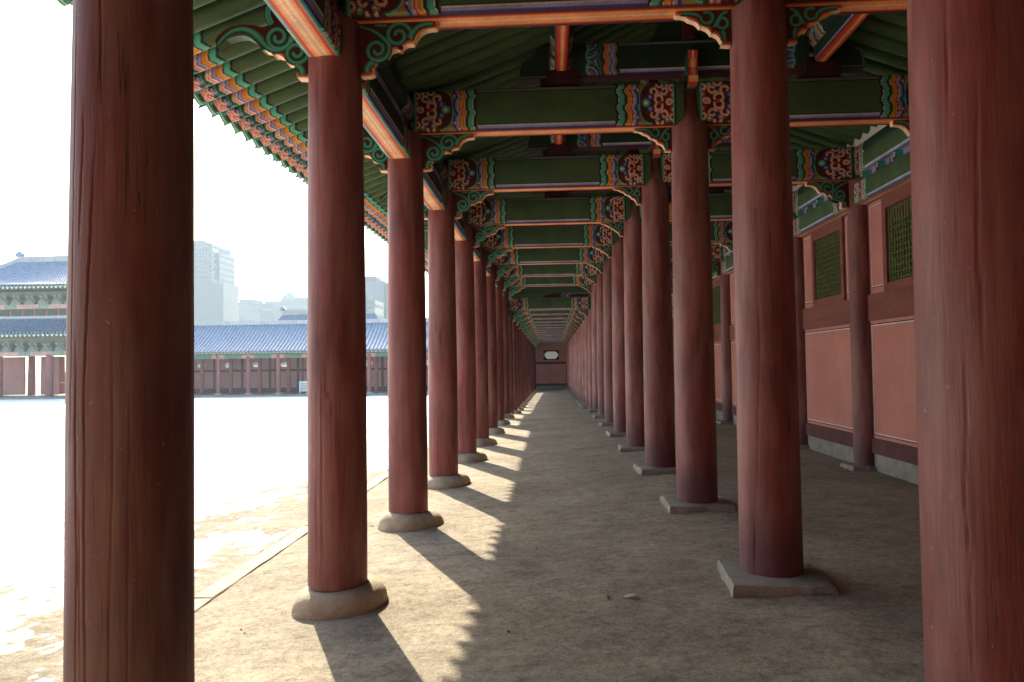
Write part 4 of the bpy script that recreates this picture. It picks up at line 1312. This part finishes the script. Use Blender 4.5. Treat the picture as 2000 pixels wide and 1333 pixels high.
def tiled_slope(parent, P00, P01, P10, P11, spacing, rad, curve=0.0, rows=6, name='tile_slope'):
    """eave line P00-P01, ridge line P10-P11; a pan sheet (part) with rib rows (stuff)"""
    P00, P01, P10, P11 = map(np.array, (P00, P01, P10, P11))
    t = np.linspace(0, 1, rows)
    def pt(s, q):
        a = P00 * (1 - s) + P01 * s; b_ = P10 * (1 - s) + P11 * s
        p = a * (1 - q) + b_ * q
        return p - np.array([0, 0, curve * 4 * q * (1 - q)])
    n = max(2, int(np.linalg.norm(P01 - P00) / spacing))
    m = MB()
    m.grid(np.array([[pt(i / n, q) for q in t] for i in range(n + 1)]))
    sh = m.build(name, 'tile_grey', parent)
    m = MB()
    ang = np.linspace(0, np.pi, 5)
    dirv = (P01 - P00) / np.linalg.norm(P01 - P00)
    for i in range(n):
        s = (i + .5) / n
        m.grid(np.array([[pt(s, q) + dirv * rad * math.cos(k_) + np.array([0, 0, rad * math.sin(k_) + .005]) for k_ in ang] for q in t]), smooth=True)
        e = pt(s, 0)
        m.add([e + dirv * rad * math.cos(k_) + np.array([0, 0, rad * math.sin(k_)]) for k_ in np.linspace(0, 2 * np.pi, 8)[:-1]], [tuple(range(7))])
    m.build('tile_ribs', 'tile_grey', sh, {'kind': 'stuff'})
    return sh
RZ = 5.95
tiled_slope(fg, (gx0, FG_Y - .2, 3.28), (gx1, FG_Y - .2, 3.28), (gx0, FG_Y + 3.9, RZ), (gx1, FG_Y + 3.9, RZ), .34, .10, .18)
tiled_slope(fg, (gx0, FG_Y + 8, 3.28), (gx1, FG_Y + 8, 3.28), (gx0, FG_Y + 3.9, RZ), (gx1, FG_Y + 3.9, RZ), .9, .1, .18)
part_box('ridge_cap', 'ridge_plaster', fg, gx0, gx1, FG_Y + 3.72, FG_Y + 4.08, RZ - .1, RZ + .30)
part_box('roof_soffit', 'far_green', fg, gx0, gx1, FG_Y + .0, FG_Y + 7.8, 3.10, 3.18)
def rafter_ends(parent, x0_, x1_, y, z, sp, r, name='rafter_ends'):
    m = MB(); a = np.linspace(0, 2 * np.pi, 9)[:-1]
    k_ = int((x1_ - x0_) / sp)
    for i in range(k_):
        x = x0_ + (i + .5) * sp
        P = np.array([[(x + r * math.cos(q), yy, z + r * math.sin(q) + (yy - y) * .35) for q in a] for yy in (y, y + .9)])
        m.grid(P, srgb(110, 150, 120), closed=True); m.add(P[0], [tuple(range(8))], srgb(210, 208, 190))
    return m.build(name, 'paint', parent, {'kind': 'stuff'})
rafter_ends(fg, gx0, gx1, FG_Y + .05, 3.14, .34, .085)
sg = thing('notice_board', 'white framed notice board standing before the opposite gallery', 'sign', (-22.2, FG_Y + 1.0, FG_Z))
part_box('panel', 'sign_print', sg, -.38, .38, -.02, .02, .32, 1.05)
m = MB(); m.box(-.46, -.38, -.035, .035, 0, 1.15); m.box(.38, .46, -.035, .035, 0, 1.15); m.box(-.38, .38, -.03, .03, 1.05, 1.14); m.box(-.38, .38, -.03, .03, .24, .32)
m.build('frame', 'sign_white', sg)

# ------------------------------------------------------------------ two-storey gate
gt = thing('palace_gate', 'two-storey palace gate with curved grey roofs at the corner of the courtyard', 'gate', (0, 0, 0))
GX0, GX1, GY0, GY1 = -57.0, -41.6, 63.5, 72.0
part_box('platform', 'granite_grey', gt, GX0 - 3, GX1 + 2.0, GY0 - 2.0, GY1 + 2, -1.6, -.62)
m = MB(); P = np.array([[(r * math.cos(q), r * math.sin(q), z) for q in a] for z, r in ((0, .34), (3.9, .31))]); m.grid(P, closed=True, smooth=True)
ME_GCOL = as_mesh(m, 'column', 'far_red')
gcx = [GX0 + .5 + i * (GX1 - GX0 - 1.0) / 4 for i in range(5)]
gcx = [-56.4, -51.3, -46.4, -42.0]
for x in gcx:
    for y in (GY0, GY0 + 4.2, GY1):
        link('column', ME_GCOL, gt, None, (x, y, -.62))
for (xa, xb) in ((-50.3, -48.55), (-45.9, -44.0), (-55.9, -52.0)):
    part_box('door_leaf', 'far_pink', gt, xa, xb, GY0 + 4.1, GY0 + 4.3, -.55, 3.2)
part_box('rear_wall', 'far_pink', gt, GX0, GX1, GY1 + 8, GY1 + 8.3, -1, 1.6)
part_box('bar', 'granite', gt, -48.5, -46.2, GY0 + 4.15, GY0 + 4.25, .55, .65)
def storey(z_l, z_e, xa, xb, y, ext, label):
    # lintel, bracket sets, windows
    m = MB()
    x = xa; i = 0
    while x < xb - .1:
        m.box(x, min(x + 1.1, xb), y - .16, y + .16, z_l, z_l + .42, (srgb(186, 156, 148) if i % 3 != 1 else srgb(134, 152, 138))); x += 1.1; i += 1  # gate paint muted too, haze put into its colours
    m.build('lintel', 'paint', gt)
    part_box('bracket_wall', 'far_green', gt, xa, xb, y - .05, y + .05, z_l + .42, z_e + .1)
    k_ = int((xb - xa) / 1.25)
    mm = MB()
    for q, (w, hgt, out) in enumerate(((.22, .16, .25), (.42, .16, .50), (.62, .16, .75), (.80, .18, .95))):
        mm.box(-w / 2, w / 2, -out, .0, q * .19, q * .19 + hgt, (srgb(92, 128, 104), srgb(168, 120, 106), srgb(104, 142, 116), srgb(150, 130, 120))[q])
        mm.prism([(-out, q * .19 + .02), (-out - .16, q * .19 + .10), (-out, q * .19 + hgt)], 'yz', -.05, .05, srgb(120, 150, 130))
    me = as_mesh(mm, 'bracket_set')
    for j in range(k_):
        link('bracket_set', me, gt, None, (xa + (j + .5) * (xb - xa) / k_, y, z_l + .44))
storey(3.15, 4.6, GX0, GX1, GY0, 0, '')
part_box('upper_wall', 'far_red', gt, GX0 + 1.0, GX1 - 1.0, GY0 + 1.2, GY1 - 1.2, 5.6, 8.0)
mwin = MB()
mwin.box(-.42, .42, -.03, .03, 0, .55, srgb(70, 96, 82)); mwin.box(-.46, .46, -.05, .02, -.06, 0, srgb(120, 60, 52)); mwin.box(-.46, .46, -.05, .02, .55, .61, srgb(120, 60, 52))
MEW = as_mesh(mwin, 'window')
for j in range(11):
    link('window', MEW, gt, None, (GX0 + 1.7 + j * 1.18, GY0 + 1.15, 6.95))
storey(7.65, 9.2, GX0 + 1.0, GX1 - 1.0, GY0 + 1.2, 0, '')
# lower roof: a skirt; upper roof: hip with a gabled ridge
E1 = (GX0 - 2.6, GX1 + 2.6, GY0 - 2.4, GY1 + 2.4, 5.05); T1 = (GX0 + .8, GX1 - .8, GY0 + 1.0, GY1 - 1.0, 6.75)
def hip(E, T, nm, sp, curve):
    xa, xb, ya_1, yb_1, ze = E; ta, tb, tc, td, zt = T
    tiled_slope(gt, (xa, ya_1, ze + .15), (xb, ya_1, ze + .15), (ta, tc, zt), (tb, tc, zt), sp, .085, curve, 7, nm)
    tiled_slope(gt, (xb, ya_1, ze + .15), (xb, yb_1, ze + .15), (tb, tc, zt), (tb, td, zt), sp, .085, curve, 7, nm)
    tiled_slope(gt, (xa, yb_1, ze + .15), (xa, ya_1, ze + .15), (ta, td, zt), (ta, tc, zt), sp, .085, curve, 7, nm)
    tiled_slope(gt, (xb, yb_1, ze + .15), (xa, yb_1, ze + .15), (tb, td, zt), (ta, td, zt), sp * 2, .085, curve, 7, nm)
    part_box('roof_soffit', 'far_green', gt, xa + .1, xb - .1, ya_1 + .1, yb_1 - .1, ze - .06, ze + .04)
    rafter_ends(gt, xa + .2, xb - .2, ya_1 + .05, ze - .10, .42, .10)
hip(E1, T1, 'lower_roof', .34, .25)
part_box('roof_band', 'ridge_plaster', gt, T1[0], T1[1], T1[2] - .12, T1[2] + .12, T1[4] - .1, T1[4] + .22)
RX0, RX1, RYC = -52.6, -45.6, 67.7
E2 = (GX0 - 1.6, GX1 + 1.6, GY0 - 1.0, GY1 + 1.0, 9.55); T2 = (RX0, RX1, RYC - .1, RYC + .1, 12.6)
hip(E2, T2, 'upper_roof', .34, .45)
part_box('ridge_cap', 'ridge_plaster', gt, RX0 - .1, RX1 + .1, RYC - .22, RYC + .22, 12.4, 13.15)
for x in (RX0, RX1):
    m = MB()
    m.prism([(x - .30, 13.1), (x + .30, 13.1), (x + .34, 13.45), (x + .12, 13.70), (x - .20, 13.62), (x - .36, 13.35)], 'xz', RYC - .2, RYC + .2)
    m.build('ridge_finial', 'tile_grey', gt)
for (xa, ya1, xb, yb1) in ((RX0, RYC, E2[0] + .3, E2[2] + .3), (RX1, RYC, E2[1] - .3, E2[2] + .3)):
    pts = [np.array([xa + (xb - xa) * q, ya1 + (yb1 - ya1) * q, 12.75 + (9.85 - 12.75) * q - .45 * 4 * q * (1 - q) + .1]) for q in np.linspace(0, 1, 8)]
    G = np.array([[p + np.array(o_) for o_ in ((-.15, 0, -.2), (-.15, 0, .25), (.15, 0, .25), (.15, 0, -.2))] for p in pts])
    m = MB(); m.grid(G, closed=True); m.build('hip_ridge', 'ridge_plaster', gt)

# ------------------------------------------------------------------ a hall roof beyond the gallery
hr = thing('hall_roof', 'small grey hall roof rising just behind the ridge of the opposite gallery', 'roof', (0, 0, 0))
tiled_slope(hr, (-40.5, 92, 5.2), (-20, 92, 5.2), (-36.6, 96, 9.15), (-24, 96, 9.15), .4, .09, .5)
tiled_slope(hr, (-40.5, 100, 5.2), (-40.5, 92, 5.2), (-36.6, 96.1, 9.15), (-36.6, 96, 9.15), .4, .09, .5)
part_box('ridge_cap', 'ridge_plaster', hr, -36.8, -24, 95.8, 96.2, 9.0, 9.7)
m = MB(); m.prism([(-37.1, 9.6), (-36.4, 9.6), (-36.4, 9.95), (-36.7, 10.15), (-37.1, 10.0)], 'xz', 95.75, 96.25); m.build('ridge_finial', 'tile_grey', hr)
part_box('hall_body', 'far_red', hr, -37, -23, 94, 99, -.9, 5.4)

# ------------------------------------------------------------------ city towers
def px_x(u, y):      # photograph column to metres across at a distance, used only to lay out the skyline
    return math.tan(math.atan((u - 1000) / FPX) - YAW) * y
def tower(label, u0, u1, top, y, depth, floors, bays, mat='tower_body', band=True, glass=False):
    xa, xb = px_x(u0, y), px_x(u1, y)
    um = (u0 + u1) / 2
    hor = 709 + .0134 * (1070 - um)
    zt = CAM_Z + (hor - top) / FPX * y / math.cos(math.atan((um - 1000) / FPX)) * .93
    t = thing('office_tower', label, 'tower', ((xa + xb) / 2, y, -1), 'towers beyond the palace')
    w = xb - xa; h = zt + 1
    part_box('body', mat, t, -w / 2, w / 2, 0, depth, 0, h)
    m = MB()
    for i in range(floors):
        z = h * (i + .5) / floors
        m.box(-w / 2 - .25, w / 2 + .25, -.25, depth + .25, z - h / floors * .16, z + h / floors * .16)
    if band: m.build('floor_bands', 'tower_band', t, {'kind': 'stuff'})
    m = MB()
    for i in range(bays + 1 if bays else 0):
        x = -w / 2 + w * i / bays; m.box(x - .18, x + .18, -.4, -.26, 0, h)
    if bays: m.build('mullions', 'tower_band', t, {'kind': 'stuff'})
    part_box('roof_plant', 'tower_band', t, -w * .3, w * .2, depth * .2, depth * .8, h, h + 3)
    return t
tower('tall pale glass tower, the highest on the skyline', 330, 414, 471, 430, 26, 22, 14, 'tower_glass')
tower('narrow stepped slab joined to the tallest glass tower', 414.5, 428, 486, 436, 22, 20, 3, 'tower_body')
tower('broad pale blank block in front of the tallest tower', 325, 436, 548, 400, 20, 3, 0, 'tower_body', band=False)
tower('low plain hazy block right of the tallest tower', 448, 506, 584, 520, 30, 6, 0, 'tower_glass')
tower('wide hazy slab block with vertical fins', 517, 640, 578, 560, 30, 6, 22, 'tower_body')
tower('small hazy rooftop tower behind the finned slab', 552, 574, 566, 640, 20, 5, 4, 'tower_body')
tower('grey office tower with a large blue glass face', 690, 750, 534, 380, 20, 14, 0, 'tower_glass', band=False)
tower('white striped office tower beside the blue glass one', 750.5, 790, 540, 384, 20, 15, 0, 'tower_body')
tower('white striped low office block before the blue glass tower', 670, 732, 575, 330, 18, 7, 0, 'tower_body')

# ------------------------------------------------------------------ winter haze
HAZE = 0.0004
if HAZE:
    m = MB(); m.box(-700, 700, -200, 900, -2.8, 110)
    hz = m.build('haze', 'snow', None, {'kind': 'stuff', 'label': 'thin pale winter haze filling the air', 'category': 'haze'})
    hm = bpy.data.materials.new('haze_air'); hm.use_nodes = True
    nt = hm.node_tree; nt.nodes.clear()
    vo = nt.nodes.new('ShaderNodeVolumePrincipled'); ou = nt.nodes.new('ShaderNodeOutputMaterial')
    vo.inputs['Color'].default_value = (0.72, 0.87, 1.0, 1)
    vo.inputs['Density'].default_value = HAZE
    vo.inputs['Anisotropy'].default_value = 0.25
    nt.links.new(vo.outputs[0], ou.inputs['Volume'])
    hz.data.materials.clear(); hz.data.materials.append(hm)
